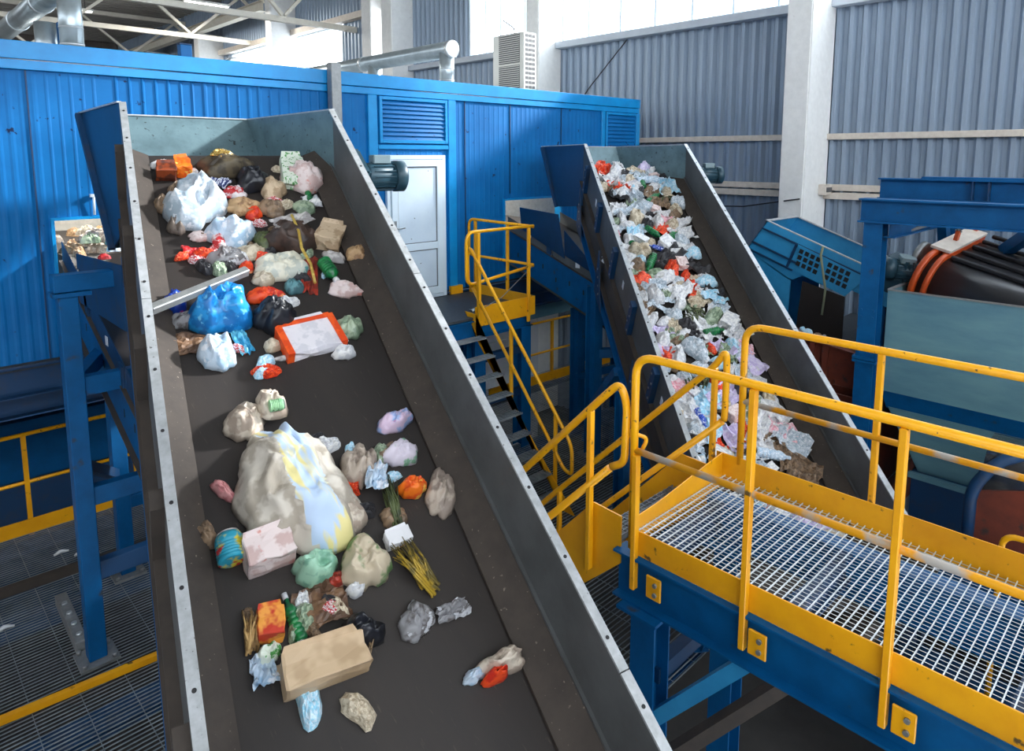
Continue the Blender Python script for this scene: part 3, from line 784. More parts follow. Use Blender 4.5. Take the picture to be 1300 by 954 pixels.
for x in (-1.2, .6, 2.3):
    m = MB(); m.box(x, x + .12, 9.96, 9.999, -1.94, -1.26); m.build('stiffener', M['dark_blue'], ma)

# the walkway in front (grating between yellow boards)
WZ = -.2; X0, X1, YE = 3.22, 4.30, 2.30
wk = thing('walkway', 'yellow edged grating walkway on blue beams crossing toward the camera', 'walkway', (3.75, 1, WZ))
m = MB(); grating(m, X0 + .02, X1 - .01, -1.6, YE - .02, WZ, .0425, .0048, .034, .0026, .008); m.build('grating', M['grate'], wk)
m = MB(); m.box(X0 - .005, X0 + .006, -1.6, YE, WZ - .145, WZ + .012); m.build('edge_board', M['yellow'], wk, .002)
m = MB(); m.box(X1, X1 + .008, -1.6, YE + .05, WZ - .04, WZ + .15); m.build('toe_board', M['yellow'], wk, .002)
m = MB(); m.prism([(X0, YE + .02, WZ - .14), (X1, YE + .02, WZ - .14), (X1, YE + .02, WZ + .15), (X1 - .1, YE + .02, WZ + .15), (X0 + .05, YE + .02, WZ + .03), (X0, YE + .02, WZ + .02)], (0, .01, 0)) if False else None
m = MB(); m.prism([(X0 + .01, YE, WZ - .1), (X1, YE, WZ - .1), (X1, YE, WZ + .15), (X1 - .12, YE, WZ + .14), (X0 + .3, YE, WZ + .07), (X0 + .01, YE, WZ + .06)], (0, .01, 0)); m.build('end_board', M['yellow'], wk, .002)
for x in (X0 - .03, X1 - .1):
    m = MB(); m.ibeam((x + .05, -1.6, WZ - .30), (x + .05, YE + .1, WZ - .30), .13, .30); m.build('main_beam', M['steel_blue'], wk)
for y in (-1.2, .4, 1.4, YE - .05):
    m = MB(); m.ibeam((X0 + .1, y, WZ - .25), (X1 - .1, y, WZ - .25), .08, .18); m.build('cross_beam', M['dark_blue'], wk)
def col_post(x, y, z1, s=.17):
    m = MB(); m.ibeam((x, y, FLOOR_Z), (x, y, z1), s, s, (1, 0, 0), .014, .012); o = m.build('leg', M['steel_blue'], wk)
    m = MB(); m.box(x - .16, x + .16, y - .14, y + .14, z1, z1 + .02); m.build('head_plate', M['steel_blue'], o)
    return o
col_post(X0 + .05, YE - .12, WZ - .47); col_post(X1 - .05, YE - .12, WZ - .47)
col_post(X0 + .05, -.8, WZ - .47); col_post(X1 - .05, -.8, WZ - .47)
m = MB(); m.bar((X0 + .05, YE - .2, WZ - 1.15), (X0 + .05, 1.55, WZ - .47), .1, .08); m.build('brace', M['chute_blue'], wk)
m = MB(); m.bar((X1 - .05, YE - .2, WZ - 1.15), (X1 - .05, 1.55, WZ - .47), .1, .08); m.build('brace', M['steel_blue'], wk)
m = MB(); m.bar((X0 + .1, YE - .12, WZ - .95), (X1 - .1, YE - .12, WZ - .95), .08, .1); m.build('cross_tie', M['dark_blue'], wk)
m = MB(); m.bar((X0 + .1, YE - .12, WZ - 1.6), (X1 - .1, 1.2, WZ - .55), .07, .09); m.build('brace', M['frame_dark'], wk)
# railings of the walkway
def tube_post(t, x, y, z0, z1, s=.045, nm='post'):
    m = MB(); m.bar((x, y, z0), (x, y, z1), s, s * .75, (0, 1, 0)); return m.build(nm, M['yellow'], t, .004)
wr = thing('walkway_railing', 'yellow tube railing on the near edge of the walkway', 'railing', (X0, 1, WZ), 'walkway railings')
RT = WZ + 1.10
rail(wr, 'top_rail', [(X0 - .02, YE - .02, WZ - .1), (X0 - .02, YE - .02, RT), (X0 - .02, -1.6, RT)], .024, .13)
rail(wr, 'mid_rail', [(X0 - .02, YE - .02, WZ + .52), (X0 - .02, -1.6, WZ + .52)], .02, .1, M['yellow_worn'])
for y in (1.55, .86, .1, -.7, -1.5):
    tube_post(wr, X0 - .03, y, WZ - .35, RT - .02)
tube_post(wr, X0 - .03, YE - .045, WZ - .35, WZ + .5)
for y in (YE - .2, 1.55 - .09, .86 - .09):
    m = MB(); m.box(X0 - .055, X0 - .04, y - .05, y + .05, WZ - .34, WZ - .2); o = m.build('clamp_plate', M['yellow'], wr, .004)
    q = MB()
    for z in (WZ - .3, WZ - .24): q.lathe((X0 - .0555, y - .015, z), (-1, 0, 0), [(0, .014), (.012, .014)], 8)
    q.build('bolt_head', M['galv'], o)
m = MB(); m.tube(fillet([(X0 - .02, YE - .02, WZ + .62), (X0 + .06, YE - .06, WZ + .58), (X0 + .02, YE - .05, WZ + .52)], .04), .012, 8); m.build('chain_hook', M['yellow'], wr)
wr2 = thing('walkway_railing', 'yellow tube railing on the far edge of the walkway in front of the hopper', 'railing', (X1, 1, WZ), 'walkway railings')
rail(wr2, 'top_rail', [(X1 + .02, 2.18, WZ + .1), (X1 + .02, 2.18, RT), (X1 + .02, -1.6, RT)], .024, .13)
rail(wr2, 'mid_rail', [(X1 + .02, 2.18, WZ + .56), (X1 + .02, -1.6, WZ + .56)], .02, .1, M['yellow_worn'])
for y in (1.32, .35, -.6):
    tube_post(wr2, X1 + .03, y, WZ - .1, RT - .02)

# stairs: stringers, treads; the handrails are things of their own
def stair(lb, x0, x1, y0, z0, y1, z1, loc, grp):
    s = thing('stairs', lb, 'stairs', loc, grp)
    d = V((0, y1 - y0, z1 - z0))
    for x in (x0, x1):
        m = MB(); m.prism([(x, y0 - .02, z0 + .05), (x, y0 - .02, z0 - .26), (x, y1 - .1, z1), (x, y1 + .12, z1), (x, y1 + .12, z1 + .06), (x, y0 + .2, z0 + .06)], (.012, 0, 0)); m.build('stringer', M['yellow'], s)
    n = max(4, int((z0 - z1) / .2))
    for k in range(1, n):
        f = k / n; y = y0 + (y1 - y0) * f; z = z0 + (z1 - z0) * f
        m = MB(); w_ = abs(y1 - y0) / n * .85
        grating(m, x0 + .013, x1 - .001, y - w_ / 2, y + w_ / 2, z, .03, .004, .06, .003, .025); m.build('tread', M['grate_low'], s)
    return s
stA = stair('yellow stairs dropping from the walkway end down between the two inclines', X0, X1 - .06, YE + .1, WZ, 4.12, LZ, (3.7, 4.1, LZ), 'yellow steel stairs')
stB = stair('yellow stairs dropping from the cabin door platform toward the middle', 4.72, 5.55, 6.45, 0, 4.85, LZ, (5.1, 4.9, LZ), 'yellow steel stairs')
def handrail(lb, x, ya, za, yb, zb, h, gap, posts, top_ext, loc, grp, r=.024, flip=1):
    """sloping handrail closed into loops at both ends: a at the top, b at the bottom"""
    t = thing('stair_handrail', lb, 'handrail', loc, grp)
    d = V((0, yb - ya, zb - za)).normalized()
    A = V((x, ya, za + h)); B = V((x, yb, zb + h))
    A2 = A - UP * gap; B2 = B - UP * gap
    e = V((0, -d.y / abs(d.y), 0)) * top_ext
    pts = [A2 - d * .02, A + e * .9 - UP * gap * .86, A + e - UP * .06, A + e * .55 + UP * .06, A + d * .10, B - d * .05, B + V((0, d.y * .2, -.16)), B2 + V((0, d.y * .2, -.04)), B2 + d * .02, A2]
    m = MB(); m.tube(fillet(pts, .12, 6), r, 12); m.build('hand_rail', M['yellow_tube'], t)
    for f in posts:
        p = A + (B - A) * f
        m = MB(); m.bar((x, p.y, p.z - h - .12), (x, p.y, p.z - .015), .042, .034, (0, 1, 0)); m.build('post', M['yellow'], t, .004)
    return t
handrail('yellow looped stair handrail on the near stringer, its loop beside the walkway corner post', X0 - .03, 2.45, WZ - .1, 4.0, LZ + .1, .95, .50, (.1, .93), .12, (X0, 3.9, LZ), 'stair handrails')
handrail('yellow looped stair handrail on the far stringer, its loop in front of the waste', X1 - .03, 2.30, WZ, 4.0, LZ + .1, .85, .46, (.04, .9), .02, (X1, 3.9, LZ), 'stair handrails')
handrail('long yellow stair handrail below the cabin door platform', 5.58, 6.52, .0, 4.95, LZ + .12, .84, .46, (.08, .45, .92), .1, (5.58, 5, LZ), 'stair handrails', .022)

# door platform at cabin floor level
dp = thing('door_platform', 'dark decked platform with yellow toe boards in front of the cabin door', 'platform', (5.7, 7.2, 0))
m = MB(); m.box(4.5, 6.62, 6.48, CY - .07, -.03, 0); m.build('deck', M['deck'], dp)
m = MB(); m.box(5.56, 6.64, 6.44, 6.46, -.12, .14); m.build('toe_board', M['yellow'], dp)
m = MB(); m.box(6.62, 6.64, 6.462, CY - .08, -.05, .14); m.build('toe_board', M['yellow'], dp)
m = MB(); m.box(6.28, 6.5, CY - .075, CY - .02, .0, .12); m.build('toe_board', M['yellow'], dp)
for y in (6.52, 7.75):
    m = MB(); m.ibeam((4.5, y, -.16), (6.62, y, -.16), .12, .24); m.build('beam', M['steel_blue'], dp)
m = MB(); m.ibeam((6.56, 6.46, -.16), (6.56, CY - .1, -.16), .12, .24); m.build('beam', M['steel_blue'], dp)
for x, y in ((6.5, 6.56), (4.6, 6.56), (5.66, 6.56), (6.5, 7.8)):
    m = MB(); m.ibeam((x, y, LZ), (x, y, -.28), .18, .18, (0, 1, 0)); m.build('leg', M['steel_blue'], dp)
for z in (-.6, -1.2): 
    m = MB(); m.bar((5.7, 6.56, z), (6.5, 6.56, z), .08, .1); m.build('cross_tie', M['dark_blue'], dp)
pr1 = thing('platform_railing', 'yellow tube railing along the front of the cabin door platform', 'railing', (6, 6.47, 0), 'cabin door platform railings')
rail(pr1, 'hoop_rail', [(6.66, 6.5, 1.10), (5.46, 6.5, 1.10), (5.46, 6.5, .42), (6.66, 6.5, .55)], .022, .14)
for x in (5.60, 6.50): tube_post(pr1, x, 6.43, -.2, 1.09)
pr2 = thing('platform_railing', 'yellow tube railing along the open side of the cabin door platform', 'railing', (6.66, 7.2, 0), 'cabin door platform railings')
rail(pr2, 'hoop_rail', [(6.66, 6.5, 1.09), (6.66, 7.86, 1.11), (6.66, 7.86, .56), (6.66, 6.5, .56)], .021, .12)
for y in (7.72, 7.02): tube_post(pr2, 6.665, y, -.1, 1.09)
m = MB(); m.tube([(6.6, 6.46, .55), (6.0, 6.44, .2), (5.62, 6.43, .1)], .006, 6); tag(centre(m.build('rope', M['galv'])), 'thin pale cord slung across the platform railing', 'cord')

# middle lower platform between the conveyors
mp = thing('middle_platform', 'dark grating floor low between the stairs and the farther incline', 'platform', (6, 5.5, LZ))
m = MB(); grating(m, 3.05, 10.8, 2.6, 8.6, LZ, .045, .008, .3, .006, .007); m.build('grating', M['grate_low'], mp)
m = MB(); m.bar((7.4, 8.25, LZ + .07), (10.6, 8.12, LZ + .07), .02, .17); m.build('edge_board', M['yellow'], mp)
for y in (2.8, 4.7, 6.6, 8.4):
    m = MB(); m.ibeam((3.05, y, LZ - .13), (10.8, y, LZ - .13), .1, .18); m.build('joist', M['dark_blue'], mp)
for x in (3.4, 7.2, 10.6):
    for y in (3.0, 8.2):
        m = MB(); m.ibeam((x, y, FLOOR_Z), (x, y, LZ - .22), .16, .16, (0, 1, 0)); m.build('leg', M['dark_blue'], mp)
g = thing('guard_rail', 'small yellow guard rail seen between the blue columns under the farther feed conveyor', 'railing', (8.6, 8.2, LZ))
rail(g, 'top_rail', [(7.9, 8.2, LZ + .1), (7.9, 8.2, LZ + 1.12), (9.6, 8.15, LZ + 1.12)], .022, .08)
rail(g, 'mid_rail', [(7.9, 8.2, LZ + .56), (9.6, 8.15, LZ + .56)], .02, .08)
for x in (8.9, 9.5):
    m = MB(); m.bar((x, 8.2, LZ), (x, 8.2, LZ + 1.1), .045, .045, (0, 1, 0)); m.build('post', M['yellow'], g)
# support columns of the farther feed conveyor
sp = thing('support_frame', 'blue two column support frame under the farther feed conveyor', 'frame', (8.0, 6.4, LZ))
for x, y, zt in ((7.62, 6.5, -.2), (8.6, 6.5, -.2), (7.9, 5.6, -.4)):
    m = MB(); m.ibeam((x, y, LZ), (x, y, zt), .16, .16, (0, 1, 0)); m.build('post', M['steel_blue'], sp)
m = MB(); m.bar((7.62, 6.5, -1.25), (7.9, 5.6, -.9), .09, .1); m.build('brace', M['steel_blue'], sp)
m = MB(); m.bar((7.62, 6.5, -1.5), (8.6, 6.5, -1.5), .09, .12); m.build('cross_beam', M['steel_blue'], sp)
m = MB(); m.bar((7.62, 6.5, -.25), (8.6, 6.5, -.25), .12, .12); m.build('cross_beam', M['steel_blue'], sp)
m = MB(); m.bar((7.9, 5.6, -1.55), (8.9, 5.4, -1.2), .09, .12); m.build('brace', M['chute_blue'], sp)
# low white machine, cardboard heap and deck seen under the cabin
t = thing('control_cabinet', 'white machine cabinet low under the cabin behind the small guard rail', 'cabinet', (8.7, 9.4, FLOOR_Z))
m = MB(); m.box(7.9, 9.6, 9.2, 9.8, FLOOR_Z, -1.25); m.build('cabinet_body', M['plate'], t, .02)
m = MB(); m.box(8.0, 8.7, 9.17, 9.199, -2.6, -1.4); m.build('cabinet_door', M['plate'], t, .006)
t = thing('side_conveyor', 'long dark belt conveyor running low behind the blue support columns', 'conveyor', (9, 9, FLOOR_Z))
m = MB(); m.box(6.4, 11.4, 8.7, 9.15, -.78, -.62); m.build('belt_bed', M['deck'], t)
m = MB(); m.box(6.4, 11.4, 8.64, 8.69, -.95, -.58); m.build('side_plate', M['hopper'], t)
m = MB(); m.box(6.4, 11.4, 9.16, 9.2, -.95, -.58); m.build('side_plate', M['steel_blue'], t)
for x in (6.8, 10.8):
    m = MB(); m.bar((x, 8.95, FLOOR_Z), (x, 8.95, -.8), .12, .12, (0, 1, 0)); m.build('leg', M['steel_blue'], t)

# ------------------------------------------------------------------ the magnet, hopper and third conveyor by the window wall
gt = thing('gantry_frame', 'dark blue steel gantry with two long beams over the magnet', 'gantry', (8.2, 2.6, FLOOR_Z))
m = MB(); m.ibeam((8.0, 2.75, 1.46), (8.0, -1.2, 1.46), .2, .26, UP, .018, .012); m.build('lower_beam', M['steel_blue'], gt)
m = MB(); m.ibeam((8.9, 2.86, 1.665), (8.9, -1.2, 1.665), .2, .25, UP, .018, .012); m.build('upper_beam', M['steel_blue'], gt)
m = MB(); m.box(8.85, 9.0, 2.32, 2.42, 1.79, 1.80); m.box(8.8, 9.0, -1.2, 2.4, 1.791, 1.815); m.build('beam_cap', M['steel_blue'], gt)
for y in (1.9, 1.75, .4):
    m = MB(); m.box(8.895 - .09, 8.895 - .006, y - .006, y + .006, 1.56, 1.77); m.build('web_stiffener', M['dark_blue'], gt)
m = MB(); m.ibeam((8.04, 2.60, FLOOR_Z), (8.04, 2.60, 1.33), .19, .19, (1, 0, 0), .016, .012); lgp = m.build('post', M['steel_blue'], gt)
m = MB(); m.box(7.92, 8.16, 2.48, 2.72, -.20, -.17); m.box(7.92, 8.16, 2.48, 2.72, -.24, -.21); m.build('splice_plate', M['steel_blue'], lgp)
q = MB()
for z in (-.3, -.12, .28, .36):
    for y in (2.54, 2.66): q.lathe((7.94, y, z), (-1, 0, 0), [(0, .014), (.012, .014)], 8)
q.build('bolt_head', M['steel_blue'], lgp)
m = MB(); m.ibeam((10.3, 2.4, FLOOR_Z), (10.3, 2.4, 1.6), .19, .19, (1, 0, 0)); m.build('post', M['steel_blue'], gt)
m = MB(); m.ibeam((8.0, 2.45, 1.25), (10.3, 2.45, 1.25), .12, .16); m.build('cross_beam', M['steel_blue'], gt)
m = MB(); m.bar((8.06, 2.58, 1.12), (10.2, 2.2, 1.36), .03, .03); m.build('tie_rod', M['galv'], gt)
m = MB(); m.bar((9.95, 2.35, .55), (9.6, 2.35, 1.28), .16, .1, (0, 1, 0)); m.build('brace', M['steel_blue'], gt)
m = MB(); m.bar((9.6, 1.7, .95), (9.2, 1.3, 1.32), .12, .12); m.build('brace', M['steel_blue'], gt)

# overband magnet: orange frame, rubber belt with cleats, drive
mg = thing('overband_magnet', 'black cleated overband magnet with orange frame hanging above the grey hopper', 'magnet', (9.0, 1.6, .4))
e1 = V((1.02, -.16, .16)).normalized(); f1_ = V((-.05, -.95, -.24)).normalized()
f1_ = (f1_ - e1 * f1_.dot(e1)).normalized(); up1 = e1.cross(-f1_).normalized()
if up1.z < 0: up1 = -up1
O = V((8.90, 2.27, .62))
def stadium(o, e, u, L, r, n=14):
    pts = []
    for k in range(n + 1):
        a = math.pi / 2 + math.pi * k / n; pts.append(o + e * (r * math.cos(a)) + u * (r * math.sin(a)))
    for k in range(n + 1):
        a = -math.pi / 2 + math.pi * k / n; pts.append(o + e * (L + r * math.cos(a)) + u * (r * math.sin(a)))
    return pts
def ring(mb, o, e, u, L, r, d):
    pts = stadium(o, e, u, L, r); a = mb.verts(pts); b = mb.verts([p + d for p in pts]); n = len(pts)
    mb.face(a[::-1]); mb.face(b)
    for k in range(n): mb.face([a[k], a[(k + 1) % n], b[(k + 1) % n], b[k]], True)
LM, RM = .78, .32
m = MB(); ring(m, O, e1, up1, LM, RM, f1_ * 2.6); bd = m.build('magnet_belt', M['rubber'], mg)
for k in range(5):
    q = O + e1 * (.02 + k * .27) + up1 * (RM + .012)
    m = MB(); m.obox(q, e1, f1_, up1, (-.022, .022), (.14, 2.55), (-.012, .035)); m.build('cleat', M['rubber'], bd, .01)
for s, d in ((-.06, .06), (.07, .05)):
    m = MB(); ring(m, O + f1_ * s, e1, up1, LM, RM + .05, f1_ * d); m.build('frame_ring', M['orange'], mg)
m = MB(); m.obox(O + up1 * (RM + .055), e1, f1_, up1, (.02, LM + .2), (-.1, .12), (0, .035)); m.build('frame_cap', M['girt'], mg, .004)
m = MB(); m.obox(O + up1 * (RM + .0), e1, f1_, up1, (.1, LM + .2), (-.075, .11), (.0, .05)); m.build('frame_plate', M['orange'], mg)
motor(mg, 'drive_motor', O - f1_ * .1 - e1 * .02 + up1 * .05, V((-.5, .7, .12)), up1, .42, .13)
m = MB(); m.lathe(O - f1_ * .16 + up1 * .18 + e1 * .1, -f1_, [(0, .2), (.06, .2), (.07, .14), (.09, .05)], 28); m.build('drive_pulley', M['galv'], mg)
m = MB(); m.obox(O - f1_ * .35 - e1 * .1, e1, f1_, up1, (-.14, .12), (-.1, .2), (-.25, .2)); m.build('gearbox', M['motor'], mg, .03, 2)
for k, (s, z) in enumerate(((.42, 1.33), (.95, 1.33))):
    p = O + e1 * s + up1 * (RM + .08)
    m = MB(); m.obox(p, e1, f1_, up1, (-.03, .03), (-.02, .02), (0, .12)); m.build('lifting_lug', M['orange'], mg)
    a = p + up1 * .11; b = V((a.x + .05, a.y, z)); n = 7
    m = MB()
    for i in range(n):
        c = a + (b - a) * ((i + .5) / n); h = (b - a).length / n * .72; w_ = .028
        ax = V((1, 0, 0)) if i % 2 else V((0, 1, 0))
        m.tube([c + UP * h, c + UP * h * .6 + ax * w_, c - UP * h * .6 + ax * w_, c - UP * h, c - UP * h * .6 - ax * w_, c + UP * h * .6 - ax * w_, c + UP * h], .009, 6)
    m.build('chain', M['galv'], mg)

# grey-blue hopper
hp = thing('hopper', 'big grey blue sheet steel hopper under the magnet', 'hopper', (9, 1, FLOOR_Z))
hx0, hx1, hy0, hy1 = 8.12, 10.4, -1.2, 2.46
m = MB()
m.box(hx0, hx0 + .012, hy0, hy1, -.56, .58); m.box(hx1 - .012, hx1, hy0, hy1, -.56, .58); m.box(hx0 + .012, hx1 - .012, hy1 - .012, hy1, -.56, .58); m.box(hx0 + .012, hx1 - .012, hy0, hy0 + .012, -.56, .58)
m.build('upper_box', M['hopper'], hp)
m = MB(); m.bar((hx0 + .006, hy0, .586), (hx0 + .006, hy1, .586), .04, .014); m.bar((hx0 + .03, hy1 - .006, .586), (hx1, hy1 - .006, .586), .04, .014); m.build('rim', M['galv'], hp)
m = MB(); m.prism([(hx0 + .002, hy0, -.56), (hx0 + .002, hy1, -.56), (hx0 + .1, hy1 - .04, -.78), (hx0 + .1, hy0, -.78)], (.012, 0, 0)); m.build('waist_band', M['steel_blue'], hp)
m = MB(); m.prism([(hx0 + .08, hy0, -.76), (hx0 + .08, hy1 - .06, -.76), (hx0 + .3, hy1 - .35, -1.5), (hx0 + .3, hy0, -1.5)], (.012, 0, 0)); m.build('lower_funnel', M['hopper'], hp)
m = MB(); m.prism([(hx0 + .08, hy1 - .06, -.76), (hx1 - .08, hy1 - .06, -.76), (hx1 - .3, hy1 - .35, -1.5), (hx0 + .3, hy1 - .35, -1.5)], (0, -.012, 0)); m.build('lower_funnel', M['hopper'], hp)
m = MB(); m.box(hx0 + .26, hx1 - .3, hy0, hy1 - .3, -2.3, -1.5); m.build('outlet_box', M['dark_blue'], hp)
m = MB(); m.box(hx0 + .2, hx0 + .26, hy0, hy1 - .28, -1.56, -1.5); m.build('outlet_flange', M['hopper'], hp)
for y in (2.0, .6, -.8):
    m = MB(); m.box(hx0 + .3, hx0 + .42, y - .06, y + .06, FLOOR_Z, -2.3); m.build('leg', M['dark_blue'], hp)

# blue inclined chute conveyor with perforated guard
ch = thing('chute_conveyor', 'bright blue chute conveyor with a perforated guard beside the white column', 'conveyor', (9.4, 3.6, FLOOR_Z))
q0 = V((9.2, 4.40, 1.14)); dch = V((.0, -1.36, -.50)).normalized(); nch = V((0, -dch.z, dch.y)); nch = V((0, .345, -.94)).normalized() * -1
sx = V((1, 0, 0))
LC = 3.4
def chp(x, l, d): return q0 + sx * x + dch * l - nch * d
for x, nm in ((0, 'chute_side'), (1.0, 'chute_side')):
    m = MB(); m.prism([chp(x, 0, 0), chp(x, LC, 0), chp(x, LC, .36), chp(x, .86, .36), chp(x, .62, .62), chp(x, -.12, .5)], sx * (.012 if x == 0 else -.012)); m.build(nm, M['chute_blue'], ch)
    m = MB(); m.prism([chp(x, -.02, -.012), chp(x, LC, -.012), chp(x, LC, .0), chp(x, -.02, .0)], sx * (.05 if x == 0 else -.05)); m.build('rim', M['rail'], ch)
m = MB(); m.prism([chp(0, 0, 0), chp(1.0, 0, 0), chp(1.0, -.12, .5), chp(0, -.12, .5)], dch * .012); m.build('chute_back', M['chute_blue'], ch)
m = MB(); m.prism([chp(0, -.03, -.012), chp(1.0, -.03, -.012), chp(1.0, -.03, .0), chp(0, -.03, .0)], dch * .05); m.build('rim', M['rail'], ch)
m = MB(); m.prism([chp(.012, .15, .3), chp(.988, .15, .3), chp(.988, LC, .3), chp(.012, LC, .3)], -nch * .02); m.build('belt', M['belt'], ch)
for l, d0, d1 in ((.0, .06, .07), ):
    pass
for (l0, l1, d) in ((-.02, 1.5, .10), (-.08, .62, .34), (-.1, .6, .46)):
    m = MB(); m.prism([chp(-.03, l0, d), chp(-.03, l1, d), chp(-.03, l1, d + .02), chp(-.03, l0, d + .02)], sx * .03); m.build('rib', M['dark_blue'], ch)
m = MB(); m.prism([chp(-.028, .5, .12), chp(-.028, .53, .12), chp(-.028, .53, .48), chp(-.028, .5, .48)], sx * .027); m.build('rib', M['dark_blue'], ch)
m = MB(); m.prism([chp(-.04, .54, .10), chp(-.04, 1.5, .12), chp(-.04, 1.36, .46), chp(-.04, .72, .46)], sx * .01); gd = m.build('perforated_guard', M['chute_blue'], ch)
for i in range(9):
    if i == 4: continue
    q = MB()
    for k in range(3):
        c = chp(-.041, .62 + i * .082 + k * .012, .17 + k * .085)
        q.obox(c, dch, nch, sx, (-.028, .028), (-.03, .03), (-.002, .0))
    q.build('perforation', M['bolt'], gd)
m = MB(); m.hexa([(9.2, 4.52, .64), (9.2, 4.0, .50), (10.2, 4.0, .50), (10.2, 4.52, .64), (9.2, 4.55, -.5), (9.2, 4.0, -.5), (10.2, 4.0, -.5), (10.2, 4.55, -.5)]) if False else None
m = MB()
m.prism([(9.2, 4.69, .72), (9.2, 4.02, .36), (9.2, 4.05, -.6), (9.2, 4.45, -.6)], (.012, 0, 0)); m.prism([(10.2, 4.69, .72), (10.2, 4.02, .36), (10.2, 4.05, -.6), (10.2, 4.45, -.6)], (-.012, 0, 0))
m.prism([(9.212, 4.69, .72), (10.188, 4.69, .72), (10.188, 4.45, -.6), (9.212, 4.45, -.6)], (0, -.012, 0)); m.build('outlet_spout', M['chute_blue'], ch)
m = MB(); m.prism([(9.205, 3.86, .36), (9.205, 3.3, .22), (9.205, 3.3, -.35), (9.205, 3.92, -.35)], (.01, 0, 0)); m.build('rubber_curtain', M['belt'], ch)
for y in (2.9, 1.4):
    m = MB(); m.bar((9.4, y, FLOOR_Z), (9.4, y, .2 if y > 2 else -.3), .1, .1, (0, 1, 0)); m.build('leg', M['steel_blue'], ch)
m = MB(); m.tube([chp(-.06, .86, -.02), chp(-.06, .88, .1), (9.13, 3.52, .3), (9.14, 3.55, -.05)], .016, 8)
tag(centre(m.build('hanging_strap', M['strap'])), 'pale strap hanging over the side of the bright blue chute', 'strap')

# rust brown screen frame behind the farther incline
br = thing('screen_machine', 'rust brown steel machine frame between the farther incline and the blue gantry post', 'machine', (8.4, 3.2, FLOOR_Z))
m = MB(); m.prism([(8.3, 3.9, -.12), (8.3, 2.6, -.30), (8.3, 2.6, -.70), (8.3, 3.9, -.62)], (.02, 0, 0)); m.build('side_beam', M['brown'], br)
m = MB(); m.prism([(8.22, 3.9, -.10), (8.22, 2.6, -.28), (8.5, 2.6, -.28), (8.5, 3.9, -.10)], (0, 0, .02)); m.build('top_flange', M['brown'], br)
m = MB(); m.box(8.3, 11.2, 2.62, 2.64, -2.6, -.3); m.build('end_panel', M['brown'], br)
m = MB(); m.box(8.32, 8.36, 2.66, 3.9, -2.4, -.8); m.build('side_panel', M['brown'], br)
for y in (3.3, 3.14):
    m = MB(); m.box(8.24, 8.29, y - .03, y + .03, -.62, -.2); m.build('stiffener', M['brown'], br)
m = MB(); m.box(8.05, 8.29, 3.02, 3.4, -.66, -.62); m.build('spring_seat', M['brown'], br)
m = MB(); m.box(8.4, 8.6, 2.62, 3.9, -.86, -.72); m.build('lower_beam', M['brown'], br)
m = MB(); m.bar((8.15, 3.2, -.7), (8.1, 2.75, -1.2), .08, .1); m.build('strut', M['dark_blue'], br)
m = MB(); m.box(9.0, 11.2, 2.7, 3.9, -.5, -.42); m.build('screen_deck', M['deck'], br)
m = MB(); m.box(8.4, 8.6, 2.7, 3.8, FLOOR_Z, -2.4); m.build('leg', M['brown'], br)
# littered top and scraps
random.seed(3)
# drum conveyor low on the far side with chrome roller
dr = thing('drum_conveyor', 'low conveyor with a polished head drum and dark red frame beneath the hopper', 'conveyor', (7.3, .6, FLOOR_Z))
m = MB(); m.cyl((7.5, 1.28, -.90), (7.5, -.6, -.90), .36, 36); m.build('head_drum', M['chrome'], dr)
m = MB(); m.prism([(7.06, 1.30, -.95), (7.06, 1.30, -1.55), (7.06, -.9, -1.55), (7.06, -.9, -.80), (7.06, .85, -.80)], (.03, 0, 0)); m.build('side_frame', M['brown'], dr)
m = MB(); m.tube(fillet([(7.05, 1.33, -1.6), (7.05, 1.33, -.95), (7.1, 1.18, -.66), (7.2, 1.0, -.56)], .12), .05, 8); m.build('edge_guard', M['dark_blue'], dr)
m = MB(); m.box(7.045, 7.059, .52, .72, -.98, -.88); m.build('name_plate', M['galv'], dr)
m = MB(); m.ibeam((6.85, 1.9, -1.62), (6.85, -1.2, -1.62), .14, .24); m.build('base_beam', M['steel_blue'], dr)
for y in (1.7, .2):
    m = MB(); m.bar((6.9, y, FLOOR_Z), (6.9, y, -1.74), .12, .12, (0, 1, 0)); m.build('leg', M['dark_blue'], dr)
g = thing('guard_rail', 'small curved yellow guard rail beside the low drum conveyor', 'railing', (6.6, .9, FLOOR_Z))
m = MB(); m.tube(fillet([(6.6, 1.0, -2.6), (6.6, 1.0, -1.05), (6.6, -.9, -1.05)], .12), .024, 10); m.build('top_rail', M['yellow_tube'], g)
m = MB(); m.bar((6.6, -.6, -2.6), (6.6, -.6, -1.07), .045, .045, (0, 1, 0)); m.build('post', M['yellow'], g)
m = MB(); m.box(6.4, 7.0, -1.2, 1.6, -2.66, -2.6); m.build('deck', M['dark_blue'], g)
for x, y in ((6.5, 1.4), (6.9, -1.0)):
    m = MB(); m.bar((x, y, FLOOR_Z), (x, y, -2.66), .1, .1, (0, 1, 0)); m.build('leg', M['dark_blue'], g)

